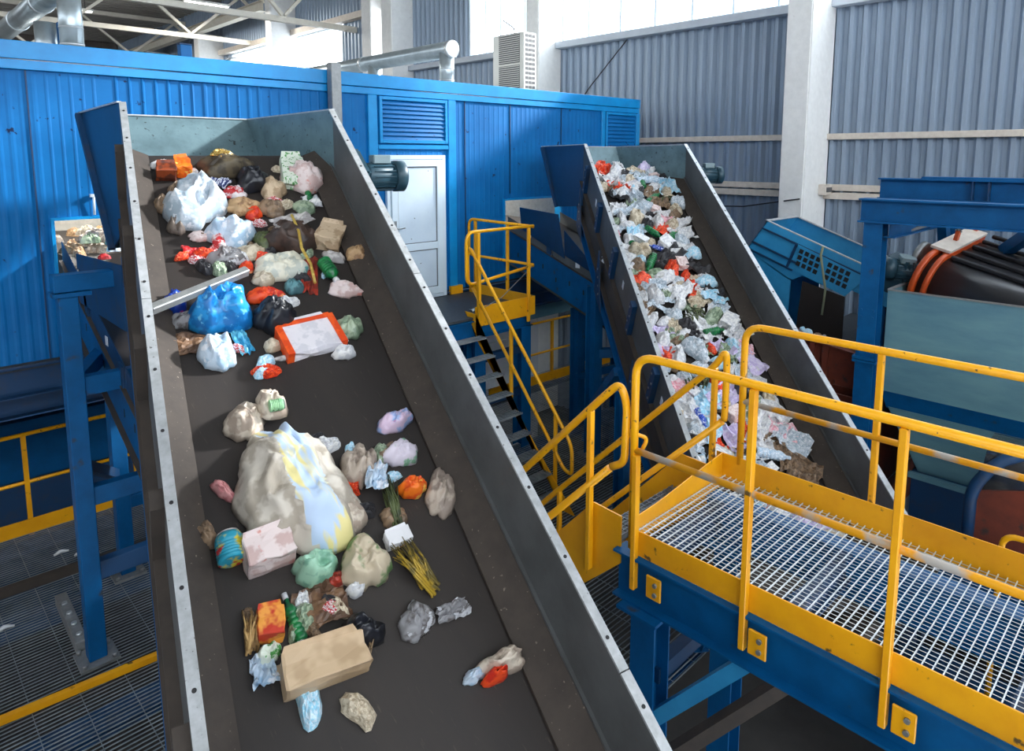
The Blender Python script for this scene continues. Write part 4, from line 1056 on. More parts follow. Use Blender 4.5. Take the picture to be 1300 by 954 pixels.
# ------------------------------------------------------------------ waste
TM = {}
def tmat(k, a, b=None, sc=9, thr=(.46, .54), rough=.5, c=None, metal=0, alpha=1, stretch=None, sc3=14, thr3=(.56, .6)):
    TM[k] = mat('waste_' + k, rgb(*a), rough, metal, rgb(*b) if b else rgb(*[max(0, x - 22) for x in a]), sc, 1.0, thr=thr if b else (.3, .8), stretch=stretch, alpha=alpha, col3=rgb(*c) if c else None, scale3=sc3, thr3=thr3, detail=3)
tmat('film_white', (206, 216, 226), (168, 186, 200), rough=.28, c=(236, 240, 246), alpha=.9)
tmat('film_blue', (204, 220, 236), (168, 196, 220), rough=.28, c=(238, 242, 250), alpha=.88)
tmat('film_grey', (150, 150, 154), (104, 100, 100), rough=.25, c=(206, 208, 214), alpha=.8)
tmat('olive', (84, 74, 56), (60, 52, 42)); tmat('gold', (222, 190, 110), (150, 110, 50), rough=.25, metal=.8, c=(250, 236, 190))
tmat('white', (226, 226, 226), (196, 198, 204)); tmat('rust', (140, 62, 28), (84, 38, 24)); tmat('orange', (236, 116, 22), (220, 80, 18), c=(240, 190, 90))
tmat('navystripe', (40, 54, 110), (214, 218, 230), sc=26, stretch=(3, .4, 1)); tmat('redwhite', (190, 40, 46), (226, 216, 218), sc=12)
tmat('black', (30, 32, 40), (20, 21, 27), rough=.35); tmat('beige', (198, 176, 148), (166, 142, 114)); tmat('greenwhite', (220, 228, 214), (74, 150, 70), sc=14, thr=(.55, .6), stretch=(2.5, 2.5, .5))
tmat('green', (22, 120, 62), (12, 84, 50), rough=.3); tmat('greenpale', (150, 196, 150), (110, 160, 120)); tmat('pinkwhite', (224, 208, 206), (200, 172, 168), c=(206, 140, 130), thr3=(.62, .68))
tmat('tan', (190, 156, 116), (146, 112, 80)); tmat('tan2', (142, 118, 94), (108, 90, 74)); tmat('red', (206, 36, 40), (150, 22, 30)); tmat('orangered', (236, 78, 28), (196, 40, 24), c=(240, 160, 110), thr3=(.6, .66))
tmat('darkbrown', (72, 54, 46), (50, 38, 34)); tmat('whitegrey', (192, 188, 186), (150, 146, 146)); tmat('yellow', (206, 176, 84), (170, 140, 60))
tmat('whiteprint', (222, 218, 200), (186, 190, 180), c=(90, 150, 150), sc3=9, thr3=(.64, .67)); tmat('redbrown', (160, 50, 34), (110, 38, 30)); tmat('cream', (208, 196, 174), (170, 156, 134)); tmat('cream2', (206, 194, 178), (166, 150, 136))
tmat('teal', (92, 140, 146), (60, 96, 104)); tmat('blue', (34, 140, 206), (18, 104, 170), rough=.32, c=(110, 186, 226), thr3=(.62, .68)); tmat('royal', (24, 76, 190), (14, 50, 150), rough=.3, c=(190, 40, 130), sc3=6, thr3=(.64, .67))
tmat('cyan', (110, 196, 220), (60, 150, 190), rough=.3); tmat('brown', (122, 92, 68), (90, 66, 50)); tmat('palegreen', (160, 176, 150), (110, 130, 108), rough=.3)
tmat('whiteorange', (226, 222, 228), (206, 204, 212)); tmat('whiteorange2', (222, 222, 226), (236, 150, 30), sc=6, thr=(.6, .63)); tmat('orange_edge', (240, 92, 30), (220, 70, 20))
tmat('sack', (204, 196, 184), (172, 162, 148), sc=6); tmat('sack_stripe', (186, 206, 232), (226, 214, 150), sc=3, thr=(.48, .54), stretch=(3, .35, 1)); tmat('pink', (222, 158, 158), (190, 116, 120)); tmat('greybeige', (182, 168, 154), (146, 132, 122))
tmat('pinkblue', (210, 186, 210), (150, 170, 214), rough=.25, c=(200, 60, 120), thr3=(.62, .66)); tmat('lilacgreen', (214, 206, 220), (120, 170, 140), thr=(.56, .62)); tmat('olivegreen', (82, 92, 54), (54, 62, 38)); tmat('oliveyellow', (170, 140, 44), (104, 90, 40))
tmat('tealprint', (40, 150, 176), (210, 196, 60), sc=10, c=(190, 50, 50)); tmat('mint', (160, 204, 178), (120, 170, 146), rough=.35); tmat('greenbeige', (196, 182, 158), (96, 126, 80), sc=7, thr=(.52, .6)); tmat('redorange', (190, 52, 30), (226, 150, 60), sc=8)
tmat('straw', (196, 160, 104), (130, 100, 62)); tmat('straw2', (146, 122, 92), (100, 82, 62)); tmat('cardboard', (196, 170, 138), (176, 150, 118), sc=4); tmat('greybrown', (120, 108, 98), (90, 80, 74))
tmat('lilac', (194, 180, 218), (214, 206, 230), rough=.3); tmat('skyblue', (150, 206, 230), (206, 226, 240), rough=.3); tmat('rose', (226, 156, 170), (234, 208, 214), rough=.35); tmat('darkgrey', (58, 58, 62), (40, 40, 44)); tmat('royalblue', (40, 80, 190), (210, 216, 230), thr=(.55, .6))

def heap(mb, sx, sy, sz, seed, nr=15, na=32, rug=1.0, soft=True, taper=0):
    """a slumped, creased bag or wad: irregular outline, folds running up to a lumpy top"""
    off = V((seed * 7.31 % 91, seed * 3.77 % 53, seed * 1.93 % 37))
    rid = lambda p: 1 - 2 * abs(noise.noise(p))
    P = []
    for i in range(nr + 1):
        ro = i / nr
        for j in range(na if i else 1):
            th = 2 * math.pi * j / na; c = V((math.cos(th), math.sin(th), 0))
            Rr = 1 + .42 * noise.noise(c * .9 + off) + .2 * noise.noise(c * 2.4 + off) + .08 * noise.noise(c * 7 + off)
            p = c * ro * Rr
            q = p + off
            w1 = rid(q * 1.3 + V((0, 0, 5))); w2 = rid(V((q.x * 3.1, q.y * 2.3, 3))); w3 = rid(q * 6.0)
            dome = max(0, 1 - ro ** 2.6) ** .62
            z = dome * (.62 + .30 * w1 * rug + .2 * w2 * rug + .1 * w3 * rug + .3 * noise.noise(q * 1.1))
            z = max(z, .02 + .05 * (w2 > 0))
            k = .12 * dome
            p += V((noise.noise(q * 2.7), noise.noise(q * 2.7 + V((9, 3, 1))), 0)) * k * 1.4
            if taper: p.x *= 1 - taper * (p.y * .5 + .3)
            P.append(V((p.x, p.y, z)))
    mx = [max(abs(p[i]) for p in P) for i in range(2)]; zh = max(p.z for p in P)
    P = [V((p.x / mx[0] * sx / 2, p.y / mx[1] * sy / 2, p.z / zh * sz)) for p in P]
    vs = mb.verts(P)
    rg = [[vs[0]] * na] + [vs[1 + i * na: 1 + (i + 1) * na] for i in range(nr)]
    for j in range(na): mb.face([vs[0], rg[1][j], rg[1][(j + 1) % na]], soft)
    for i in range(1, nr):
        for j in range(na): mb.face([rg[i][j], rg[i + 1][j], rg[i + 1][(j + 1) % na], rg[i][(j + 1) % na]], soft)
    lo = mb.verts([V((p.x * .9, p.y * .9, 0)) for p in P[-na:]])
    for j in range(na): mb.face([rg[nr][j], lo[j], lo[(j + 1) % na], rg[nr][(j + 1) % na]], soft)
    mb.face(lo[::-1])
def crumple(mb, sx, sy, sz, seed, sub=3, rug=.42, *a):
    if sub == 2: heap(mb, sx, sy, sz, seed, 7, 18, 1.2, False)
    else: heap(mb, sx, sy, sz, seed)
def sheetm(mb, sx, sy, sz, seed, n=12):
    off = V((seed * 5.1 % 70, seed * 2.7 % 40, 1)); g = []
    for i in range(n + 1):
        row = []
        for j in range(n + 1):
            x = i / n - .5; y = j / n - .5; p = V((x * 3, y * 3, 0)) + off
            e = noise.noise(p * 1.2); z = (abs(noise.noise(p)) * 1.1 + abs(noise.noise(p * 2.3)) * .5 + abs(noise.noise(p * 5)) * .2)
            row.append((x * sx * (1 + .25 * e), y * sy * (1 + .25 * noise.noise(p * 1.2 + V((9, 0, 0)))), z * sz))
        g.append(row)
    top = [mb.verts(r) for r in g]
    for i in range(n):
        for j in range(n): mb.face([top[i][j], top[i + 1][j], top[i + 1][j + 1], top[i][j + 1]])
    lo = [mb.verts([(a, b, c - .004) for a, b, c in r]) for r in g]
    for i in range(n):
        for j in range(n): mb.face([lo[i][j], lo[i][j + 1], lo[i + 1][j + 1], lo[i + 1][j]])
    rim = [(i, 0) for i in range(n)] + [(n, j) for j in range(n)] + [(i, n) for i in range(n, 0, -1)] + [(0, j) for j in range(n, 0, -1)]
    for (a, b), (c, d) in zip(rim, rim[1:] + rim[:1]): mb.face([top[a][b], lo[a][b], lo[c][d], top[c][d]])
def boxm(mb, sx, sy, sz, seed):
    """crushed carton: a subdivided box with dents and a raised flap"""
    rnd = random.Random(seed); n = 5
    t = bmesh.new(); bmesh.ops.create_cube(t, size=1)
    bmesh.ops.bevel(t, geom=t.edges[:], offset=.03, segments=1, affect='EDGES')
    bmesh.ops.subdivide_edges(t, edges=t.edges[:], cuts=2, use_grid_fill=True)
    off = V((seed * 3.3 % 50, seed * 1.7 % 30, 2))
    for v in t.verts:
        p = v.co; q = noise.noise(p * 2.1 + off) * .12; w_ = noise.noise(p * 4 + off) * .05
        v.co = V(((p.x + q * p.x + w_) * sx, (p.y + q + w_ * .5) * sy, (p.z + .5 + (q * .7 if p.z > 0 else 0)) * sz))
    vm = {v: mb.bm.verts.new(v.co) for v in t.verts}
    for f in t.faces: mb.face([vm[v] for v in f.verts])
    t.free()
    mb.hexa([(-sx * .5, sy * .42, sz * .92), (sx * .42, sy * .46, sz * .95), (sx * .36, sy * .62, sz * 1.15), (-sx * .46, sy * .6, sz * 1.1),
             (-sx * .5, sy * .42, sz * .96), (sx * .42, sy * .46, sz * .99), (sx * .36, sy * .62, sz * 1.19), (-sx * .46, sy * .6, sz * 1.14)])
def bottlem(mb, sx, sy, sz, seed):
    """ribbed bottle or can lying along its longer side"""
    L = max(sx, sy); r = min(min(sx, sy), max(sz, .05)) / 2 * 1.0
    ax = V((1, 0, 0)) if sx > sy else V((0, 1, 0))
    neck = L / (2 * r) > 1.6
    pr = [(0, r * .8), (L * .04, r)]
    for k in range(5):
        a = L * (.12 + k * .11); pr += [(a, r), (a + L * .02, r * .9), (a + L * .05, r * .9), (a + L * .07, r)]
    pr += [(L * .7, r), (L * .82, r * .6 if neck else r), (L * .86, r * .36 if neck else r * .97), (L * .97, r * .36 if neck else r * .86), (L, r * .3 if neck else r * .5)]
    mb.lathe(-ax * L / 2 + UP * r, ax, pr, 18)
def tuftm(mb, sx, sy, sz, seed):
    rnd = random.Random(seed)
    for k in range(34):
        a = V(((rnd.random() - .5) * sx * .5, -sy / 2 * (.5 + rnd.random() * .5), rnd.random() * sz * .5 + .006)); b = V(((rnd.random() - .5) * sx, sy / 2 * (.4 + rnd.random() * .6), rnd.random() * sz + .01))
        mid = (a + b) / 2 + V(((rnd.random() - .5) * sx * .3, 0, sz * .4 * rnd.random()))
        mb.tube([a, mid, b], [.005 + rnd.random() * .005, .006, .002], 5)
def cordm(mb, sx, sy, sz, seed):
    mb.tube([(0, -sy / 2, .03), (.012, -sy / 4, sz), (-.008, 0, sz * .9), (.012, sy / 4, sz * 1.1), (0, sy / 2, sz * 1.4)], .011, 8)
SHAPES = {'bag': lambda m, *a: crumple(m, *a), 'sheet': sheetm, 'box': boxm, 'bottle': bottlem, 'tuft': tuftm, 'cord': cordm, 'sack': lambda m, *a: heap(m, *a, 26, 60, .8, True, .45)}

def lay(F, name, u, t, n, sx, sy, sz, shape, mt, rot, seed, parent=None):
    m = MB(); SHAPES[shape](m, sx, sy, sz, seed)
    o = m.build(name, mt)
    Q = Matrix((F.w, F.d, F.n)).transposed().to_4x4() @ Matrix.Rotation(R(-rot), 4, 'Z')
    o.matrix_world = Matrix.Translation(F.p(u, t, n)) @ Q
    return o
NEAR_BELT_WASTE = [
    ('plastic_bag', 0.443, -0.601, 0, 0.43, 0.588, 0.22, 'bag', 'film_white', 0, 'large milky white plastic bag near the head of the nearer belt', 'bag'),
    ('rolled_mat', 0.786, -0.1, 0, 0.447, 0.265, 0.16, 'bag', 'olive', -8, 'flat dark olive bundle under the gold foil', 'bundle'),
    ('foil_wrapper', 0.722, -0.055, 0.13, 0.172, 0.147, 0.05, 'bag', 'gold', 0, 'crumpled gold foil on the dark olive bundle', 'foil'),
    ('foam_scrap', 0.28, -0.044, 0, 0.172, 0.103, 0.07, 'bag', 'white', 0, 'bright white foam scrap against the end plate', 'scrap'),
    ('carton', 0.296, -0.191, 0, 0.124, 0.097, 0.1, 'box', 'rust', 5, 'small rust brown carton below the white foam scrap', 'carton'),
    ('carton', 0.423, -0.125, 0, 0.099, 0.123, 0.1, 'box', 'orange', -5, 'small orange carton between foam scrap and olive bundle', 'carton'),
    ('snack_packet', 0.64, -0.276, 0, 0.203, 0.152, 0.06, 'sheet', 'navystripe', 30, 'navy and white striped packet above the milky bag', 'packet'),
    ('snack_packet', 0.765, -0.446, 0, 0.18, 0.183, 0.07, 'bag', 'redwhite', 20, 'red and white snack packet beside the milky bag', 'packet'),
    ('rubbish_bag', 0.935, -0.324, 0, 0.25, 0.267, 0.17, 'bag', 'black', 0, 'dark navy rubbish bag behind the tan paper near the belt head', 'bag'),
    ('paper_bag', 1.065, -0.411, 0, 0.216, 0.28, 0.12, 'bag', 'beige', 0, 'beige crumpled paper bag between the navy bag and the striped carton', 'bag'),
    ('drink_carton', 1.269, -0.239, 0, 0.16, 0.295, 0.12, 'box', 'greenwhite', 8, 'white drink carton with green stripes near the belt head', 'carton'),
    ('plastic_tub', 1.347, -0.5, 0, 0.133, 0.143, 0.04, 'bottle', 'green', 0, 'bright green tub below the white drink carton', 'tub'),
    ('paper_scrap', 1.354, -0.61, 0, 0.131, 0.132, 0.05, 'sheet', 'white', 0, 'white paper scrap under the bright green tub', 'paper'),
    ('paper_sack', 1.475, -0.298, 0, 0.343, 0.345, 0.2, 'bag', 'pinkwhite', 0, 'big pinkish white crumpled paper at the far top corner of the belt', 'paper'),
    ('crushed_paper', 0.817, -0.674, 0, 0.319, 0.192, 0.1, 'bag', 'tan', 0, 'tan crushed paper wad beside the milky bag', 'paper'),
    ('crushed_paper', 1.016, -0.702, 0, 0.22, 0.2, 0.09, 'bag', 'tan2', 0, 'darker tan paper wad above the brown sack', 'paper'),
    ('plastic_bag', 0.65, -0.995, 0, 0.341, 0.291, 0.2, 'bag', 'film_blue', 0, 'shiny white carrier bag with a turquoise edge above the red can', 'bag'),
    ('drink_can', 0.558, -1.078, 0, 0.091, 0.164, 0.08, 'bottle', 'redwhite', 0, 'red ribbed drink can lying against the shiny carrier bag', 'can'),
    ('wrapper', 0.39, -1.162, 0, 0.144, 0.09, 0.05, 'sheet', 'red', 10, 'small bright red wrapper beside the near side rail', 'wrapper'),
    ('plastic_film', 0.589, -1.266, 0, 0.253, 0.195, 0.1, 'bag', 'film_grey', 0, 'grey clear film heap under the red can', 'film'),
    ('scrap', 0.863, -0.749, 0, 0.13, 0.143, 0.08, 'bag', 'orangered', 40, 'orange red scrap next to the shiny carrier bag', 'scrap'),
    ('sack', 1.095, -1.113, 0, 0.426, 0.348, 0.2, 'bag', 'darkbrown', 0, 'large dark brown sack in the upper middle of the belt', 'sack'),
    ('paper_strip', 1.091, -1.042, 0.15, 0.26, 0.117, 0.05, 'sheet', 'whitegrey', -15, 'white torn paper lying over the dark brown sack', 'paper'),
    ('cord', 1.083, -1.397, 0.14, 0.04, 0.647, 0.04, 'cord', 'yellow', 0, 'yellow cord hanging down over the dark brown sack', 'cord'),
    ('cardboard_box', 1.356, -1.152, 0, 0.162, 0.181, 0.12, 'box', 'beige', 28, 'beige cardboard box near the far skirt of the belt', 'box'),
    ('printed_bag', 0.931, -1.412, 0, 0.345, 0.242, 0.13, 'bag', 'whiteprint', -10, 'white printed bag with an orange dot below the brown sack', 'bag'),
    ('plastic_flower', 0.708, -1.39, 0, 0.107, 0.078, 0.09, 'bag', 'orangered', 0, 'vivid orange scrap at the end of the pale bar', 'scrap'),
    ('card_sheet', 1.125, -1.501, 0, 0.103, 0.351, 0.03, 'sheet', 'redbrown', 15, 'long red card strip beside the green ribbed bottle', 'card'),
    ('plastic_bottle', 1.262, -1.52, 0, 0.188, 0.091, 0.1, 'bottle', 'green', 80, 'dark green ribbed bottle near the far skirt', 'bottle'),
    ('paper_wad', 0.803, -1.518, 0, 0.161, 0.132, 0.08, 'bag', 'cream', 0, 'cream paper wad under the white printed bag', 'paper'),
    ('paper_wad', 0.978, -1.623, 0, 0.143, 0.136, 0.07, 'bag', 'teal', 0, 'faded teal wad below the white printed bag', 'paper'),
    ('newspaper', 1.341, -1.715, 0, 0.246, 0.146, 0.08, 'bag', 'pinkwhite', 20, 'pinkish crumpled newspaper near the tan wad on the skirt', 'newspaper'),
    ('foil_wrapper', 0.776, -1.689, 0, 0.24, 0.125, 0.08, 'bag', 'orangered', -8, 'orange red crinkled wrapper beside the big blue bag', 'wrapper'),
    ('plastic_bag', 0.466, -1.82, 0, 0.371, 0.318, 0.24, 'bag', 'blue', 0, 'big bright blue plastic bag under the pale bar', 'bag'),
    ('plastic_bag', 0.21, -1.696, 0, 0.138, 0.162, 0.13, 'bag', 'royal', 0, 'small royal blue bag with a magenta patch beside the near rail', 'bag'),
    ('plastic_film', 0.258, -1.85, 0, 0.164, 0.141, 0.08, 'bag', 'film_grey', 0, 'crinkled clear film below the small royal blue bag', 'film'),
    ('plastic_bag', 0.392, -2.162, 0, 0.197, 0.273, 0.16, 'bag', 'film_blue', 0, 'pale translucent bag hanging below the big blue bag', 'bag'),
    ('plastic_film', 0.546, -2.037, 0, 0.076, 0.274, 0.06, 'sheet', 'cyan', -10, 'thin cyan film strip beside the pale translucent bag', 'film'),
    ('card_sheet', 0.255, -2.049, 0, 0.195, 0.14, 0.04, 'sheet', 'brown', 5, 'brown cardboard sheet beside the pale translucent bag', 'cardboard'),
    ('rubbish_bag', 0.78, -1.944, 0, 0.271, 0.253, 0.2, 'bag', 'black', 0, 'black rubbish bag next to the white card with orange edges', 'bag'),
    ('card_box', 0.974, -2.158, 0, 0.308, 0.228, 0.07, 'box', 'whiteorange', -8, 'white flat box with bright orange edges', 'box'),
    ('paper_wad', 0.727, -2.16, 0, 0.117, 0.1, 0.07, 'bag', 'cream', 0, 'cream paper wad below the black rubbish bag', 'paper'),
    ('plastic_strip', 0.904, -2.267, 0, 0.449, 0.05, 0.04, 'bag', 'whitegrey', -3, 'long pale strip under the white box with orange edges', 'strip'),
    ('plastic_film', 1.251, -2.091, 0, 0.187, 0.201, 0.11, 'bag', 'palegreen', 0, 'pale green crumpled film beside the white box with orange edges', 'film'),
    ('paper_wad', 1.158, -2.314, 0, 0.147, 0.108, 0.08, 'bag', 'white', 0, 'white paper wad under the pale green film', 'paper'),
    ('paper_wad', 0.607, -2.678, 0.06, 0.173, 0.182, 0.13, 'bag', 'cream2', 0, 'whitish wad on top of the big woven sack', 'paper'),
    ('plastic_tub', 0.629, -2.747, 0.12, 0.069, 0.061, 0.09, 'bottle', 'greenpale', 0, 'small green tub on the neck of the big woven sack', 'tub'),
    ('cloth_rag', 0.493, -2.706, 0, 0.169, 0.113, 0.1, 'bag', 'cream2', 0, 'off white rag beside the neck of the big woven sack', 'rag'),
    ('woven_sack', 0.611, -3.193, 0, 0.532, 0.826, 0.3, 'sack', 'sack', -20, 'huge cream woven sack with a faded blue and yellow stripe', 'sack'),
    ('woven_sack_tail', 0.814, -3.469, 0, 0.282, 0.285, 0.16, 'bag', 'cream2', -30, 'torn cream sacking trailing from the huge woven sack', 'sacking'),
    ('slipper', 0.298, -3.13, 0, 0.067, 0.163, 0.07, 'bag', 'pink', -35, 'pink slipper beside the huge woven sack', 'slipper'),
    ('paper_bag', 1.009, -3.197, 0, 0.196, 0.251, 0.16, 'bag', 'greybeige', 12, 'grey beige paper bag between the huge sack and the orange bag', 'bag'),
    ('plastic_film', 1.053, -3.312, 0.09, 0.097, 0.139, 0.07, 'sheet', 'film_blue', 20, 'bluish film fold on the grey beige paper bag', 'film'),
    ('snack_packet', 1.327, -2.926, 0, 0.252, 0.146, 0.11, 'bag', 'pinkblue', -25, 'pink and blue shiny packet alone near the far skirt', 'packet'),
    ('plastic_bag', 1.256, -3.156, 0, 0.22, 0.148, 0.13, 'bag', 'lilacgreen', 0, 'lilac white bag with green patch above the orange bag', 'bag'),
    ('plastic_bag', 1.249, -3.399, 0, 0.166, 0.111, 0.12, 'bag', 'orange', 0, 'bright orange bag in the middle of the belt', 'bag'),
    ('cloth_rag', 1.397, -3.47, 0, 0.171, 0.296, 0.11, 'bag', 'greybeige', 28, 'long grey rag lying against the far skirt', 'rag'),
    ('branch_bundle', 1.111, -3.458, 0, 0.088, 0.299, 0.08, 'tuft', 'olivegreen', 5, 'dark green stalks beside the orange bag', 'stalks'),
    ('tin_can', 0.275, -3.477, 0, 0.114, 0.12, 0.14, 'bottle', 'tealprint', 0, 'teal tin with a yellow printed label', 'tin'),
    ('carton', 0.44, -3.548, 0, 0.193, 0.124, 0.13, 'box', 'pinkwhite', -5, 'pale pinkish carton next to the teal tin', 'carton'),
    ('plastic_bag', 0.629, -3.677, 0, 0.22, 0.158, 0.17, 'bag', 'mint', 0, 'mint green bag below the huge woven sack', 'bag'),
    ('plastic_bag', 0.876, -3.741, 0, 0.258, 0.266, 0.17, 'bag', 'greenbeige', -15, 'beige bag with green leafy print beside the mint bag', 'bag'),
    ('paper_packet', 1.078, -3.653, 0, 0.118, 0.067, 0.06, 'box', 'whiteorange2', -5, 'small white packet with an orange corner above the yellow stalks', 'packet'),
    ('branch_bundle', 1.113, -3.836, 0, 0.132, 0.289, 0.07, 'tuft', 'oliveyellow', -20, 'yellowish dry stalks lying down the belt', 'stalks'),
    ('crushed_paper', 0.187, -3.35, 0, 0.09, 0.147, 0.07, 'bag', 'tan2', -20, 'tan torn paper left of the teal tin by the near skirt', 'paper'),
    ('paper_wad', 0.797, -3.84, 0, 0.09, 0.066, 0.07, 'bag', 'white', 0, 'white paper wad below the leafy printed bag', 'paper'),
    ('cardboard_sheet', 0.631, -3.86, 0, 0.207, 0.179, 0.06, 'sheet', 'brown', 0, 'brown dented cardboard below the mint bag', 'cardboard'),
    ('carton', 0.384, -3.884, 0, 0.098, 0.102, 0.1, 'box', 'redorange', 8, 'red and orange carton near the lower near skirt', 'carton'),
    ('straw_bundle', 0.304, -3.876, 0, 0.083, 0.169, 0.08, 'tuft', 'straw', 8, 'straw coloured strips beside the red and orange carton', 'straw'),
    ('snack_packet', 0.362, -3.986, 0, 0.108, 0.078, 0.07, 'bag', 'greenwhite', 0, 'green and white packet below the red and orange carton', 'packet'),
    ('glass_bottle', 0.49, -3.884, 0, 0.051, 0.182, 0.08, 'bottle', 'green', -8, 'upright green bottle beside the brown dented cardboard', 'bottle'),
    ('cardboard_box', 0.565, -4.135, 0, 0.313, 0.126, 0.14, 'box', 'cardboard', 2, 'big light cardboard box at the bottom of the belt', 'box'),
    ('rubbish_bag', 0.762, -4.046, 0, 0.206, 0.16, 0.15, 'bag', 'black', 0, 'black rubbish bag above the big light cardboard box', 'bag'),
    ('plastic_film', 1.028, -4.066, 0, 0.177, 0.175, 0.09, 'bag', 'film_grey', 0, 'grey clear film below the yellowish stalks', 'film'),
    ('straw_bundle', 0.717, -4.117, 0, 0.138, 0.131, 0.08, 'tuft', 'straw2', 20, 'brown straw tuft on the corner of the big cardboard box', 'straw'),
    ('paper_sack', 1.351, -4.392, 0, 0.246, 0.108, 0.16, 'bag', 'cream2', 0, 'off white bag at the lower far side of the belt', 'bag'),
    ('plastic_bag', 1.29, -4.438, 0, 0.124, 0.058, 0.14, 'bag', 'orangered', 0, 'orange red bag in front of the lowest off white bag', 'bag'),
    ('plastic_film', 1.198, -4.4, 0, 0.114, 0.06, 0.08, 'bag', 'film_blue', 0, 'bluish white film beside the orange red bag', 'film'),
    ('plastic_film', 1.223, -4.087, 0, 0.147, 0.072, 0.04, 'sheet', 'film_grey', 0, 'thin clear film flat on the bare lower belt', 'film'),
    ('newspaper', 1.1, -3.523, 0, 0.131, 0.116, 0.06, 'bag', 'tan2', 0, 'small tan wad under the orange bag', 'paper'),
    ('paper_scrap', 0.715, -3.757, 0, 0.09, 0.086, 0.06, 'bag', 'redbrown', 0, 'reddish brown scrap between mint bag and leafy printed bag', 'scrap'),
    ('plastic_film', 0.327, -4.048, 0, 0.093, 0.115, 0.07, 'sheet', 'film_blue', 0, 'pale blue film sheet beside the big light cardboard box', 'film'),
    ('crushed_paper', 0.308, -0.859, 0, 0.157, 0.174, 0.1, 'bag', 'greybrown', 0, 'grey brown wad at the near side beneath the milky bag', 'paper'),
    ('crushed_paper', 0.238, -0.597, 0, 0.139, 0.166, 0.1, 'bag', 'tan2', 0, 'tan wad in the corner between milky bag and near rail', 'paper'),
    ('wrapper', 0.457, -0.995, 0, 0.16, 0.113, 0.05, 'bag', 'pinkwhite', 0, 'pinkish wrapper between milky bag and red can', 'wrapper'),
    ('wrapper', 0.879, -1.082, 0, 0.149, 0.205, 0.08, 'bag', 'olivegreen', 0, 'olive green wad beside the shiny carrier bag', 'wad'),
    ('wrapper', 1.266, -0.678, 0, 0.18, 0.164, 0.06, 'bag', 'palegreen', 20, 'pale green wad above the dark brown sack', 'wad'),
    ('plastic_film', 0.771, -1.212, 0, 0.188, 0.161, 0.08, 'bag', 'cream', 0, 'cream film between grey film heap and brown sack', 'film'),
    ('wrapper', 1.355, -1.334, 0, 0.183, 0.104, 0.06, 'bag', 'whitegrey', 30, 'grey white scrap below the beige cardboard box', 'scrap'),
]

BN = -.56
for k, (nm, u, t, base, sx_, sy_, sz_, sh, mt, rot, lb, ct) in enumerate(NEAR_BELT_WASTE):
    sx_ *= 1.16; sy_ *= 1.16; sz_ *= 1.1
    u = min(max(u, .12 + sx_ * .4), 1.5 - sx_ * .4)
    n = BN + .001 + base
    mat_ = TM[mt]
    o = lay(F1, nm, u, t, n, sx_, sy_, sz_, sh, mat_, rot, k + 11)
    tag(o, lb, ct)
    # parts that look different from the rest
    def sub(pn, pm, q, mtx=None):
        p = q.build(pn, pm); p.parent = o; return p
    if sh == 'sack':
        # the printed stripe belongs to the woven surface
        o.data.materials.append(TM['sack_stripe'])
        for p in o.data.polygons:
            if abs(p.center.x - .035 - .05 * math.sin(p.center.y * 5)) < .085 and p.normal.z > .05: p.material_index = 1
        q = MB(); heap(q, .26, .26, .16, 77)
        for v in q.bm.verts: v.co += V((.03, sy_ * .5, .0))
        sub('tied_neck', TM['cream2'], q)
    if mt == 'whiteorange':
        for s in (-1, 1):
            q = MB(); q.box(s * sx_ * .5 - .022, s * sx_ * .5 + .022, -sy_ * .52, sy_ * .52, -.0, sz_ * 1.14); sub('orange_edge', TM['orange_edge'], q)
        q = MB(); q.box(-sx_ * .5, sx_ * .5, sy_ * .5 - .02, sy_ * .5 + .02, 0, sz_ * 1.1); sub('orange_edge', TM['orange_edge'], q)
    if sh == 'bottle':
        L_ = max(sx_, sy_); r_ = min(min(sx_, sy_), max(sz_, .05)) / 2; ax = V((1, 0, 0)) if sx_ > sy_ else V((0, 1, 0))
        q = MB()
        if L_ / (2 * r_) > 1.6: q.lathe(ax * (L_ * .5 - .004) + UP * r_, ax, [(0, r_ * .44), (.03, r_ * .44)], 14); sub('bottle_cap', TM['white'], q)
        else: q.lathe(ax * (L_ * .5) + UP * r_, ax, [(0, r_ * .8), (.006, r_ * .8)], 14); sub('lid', TM['whitegrey'], q)
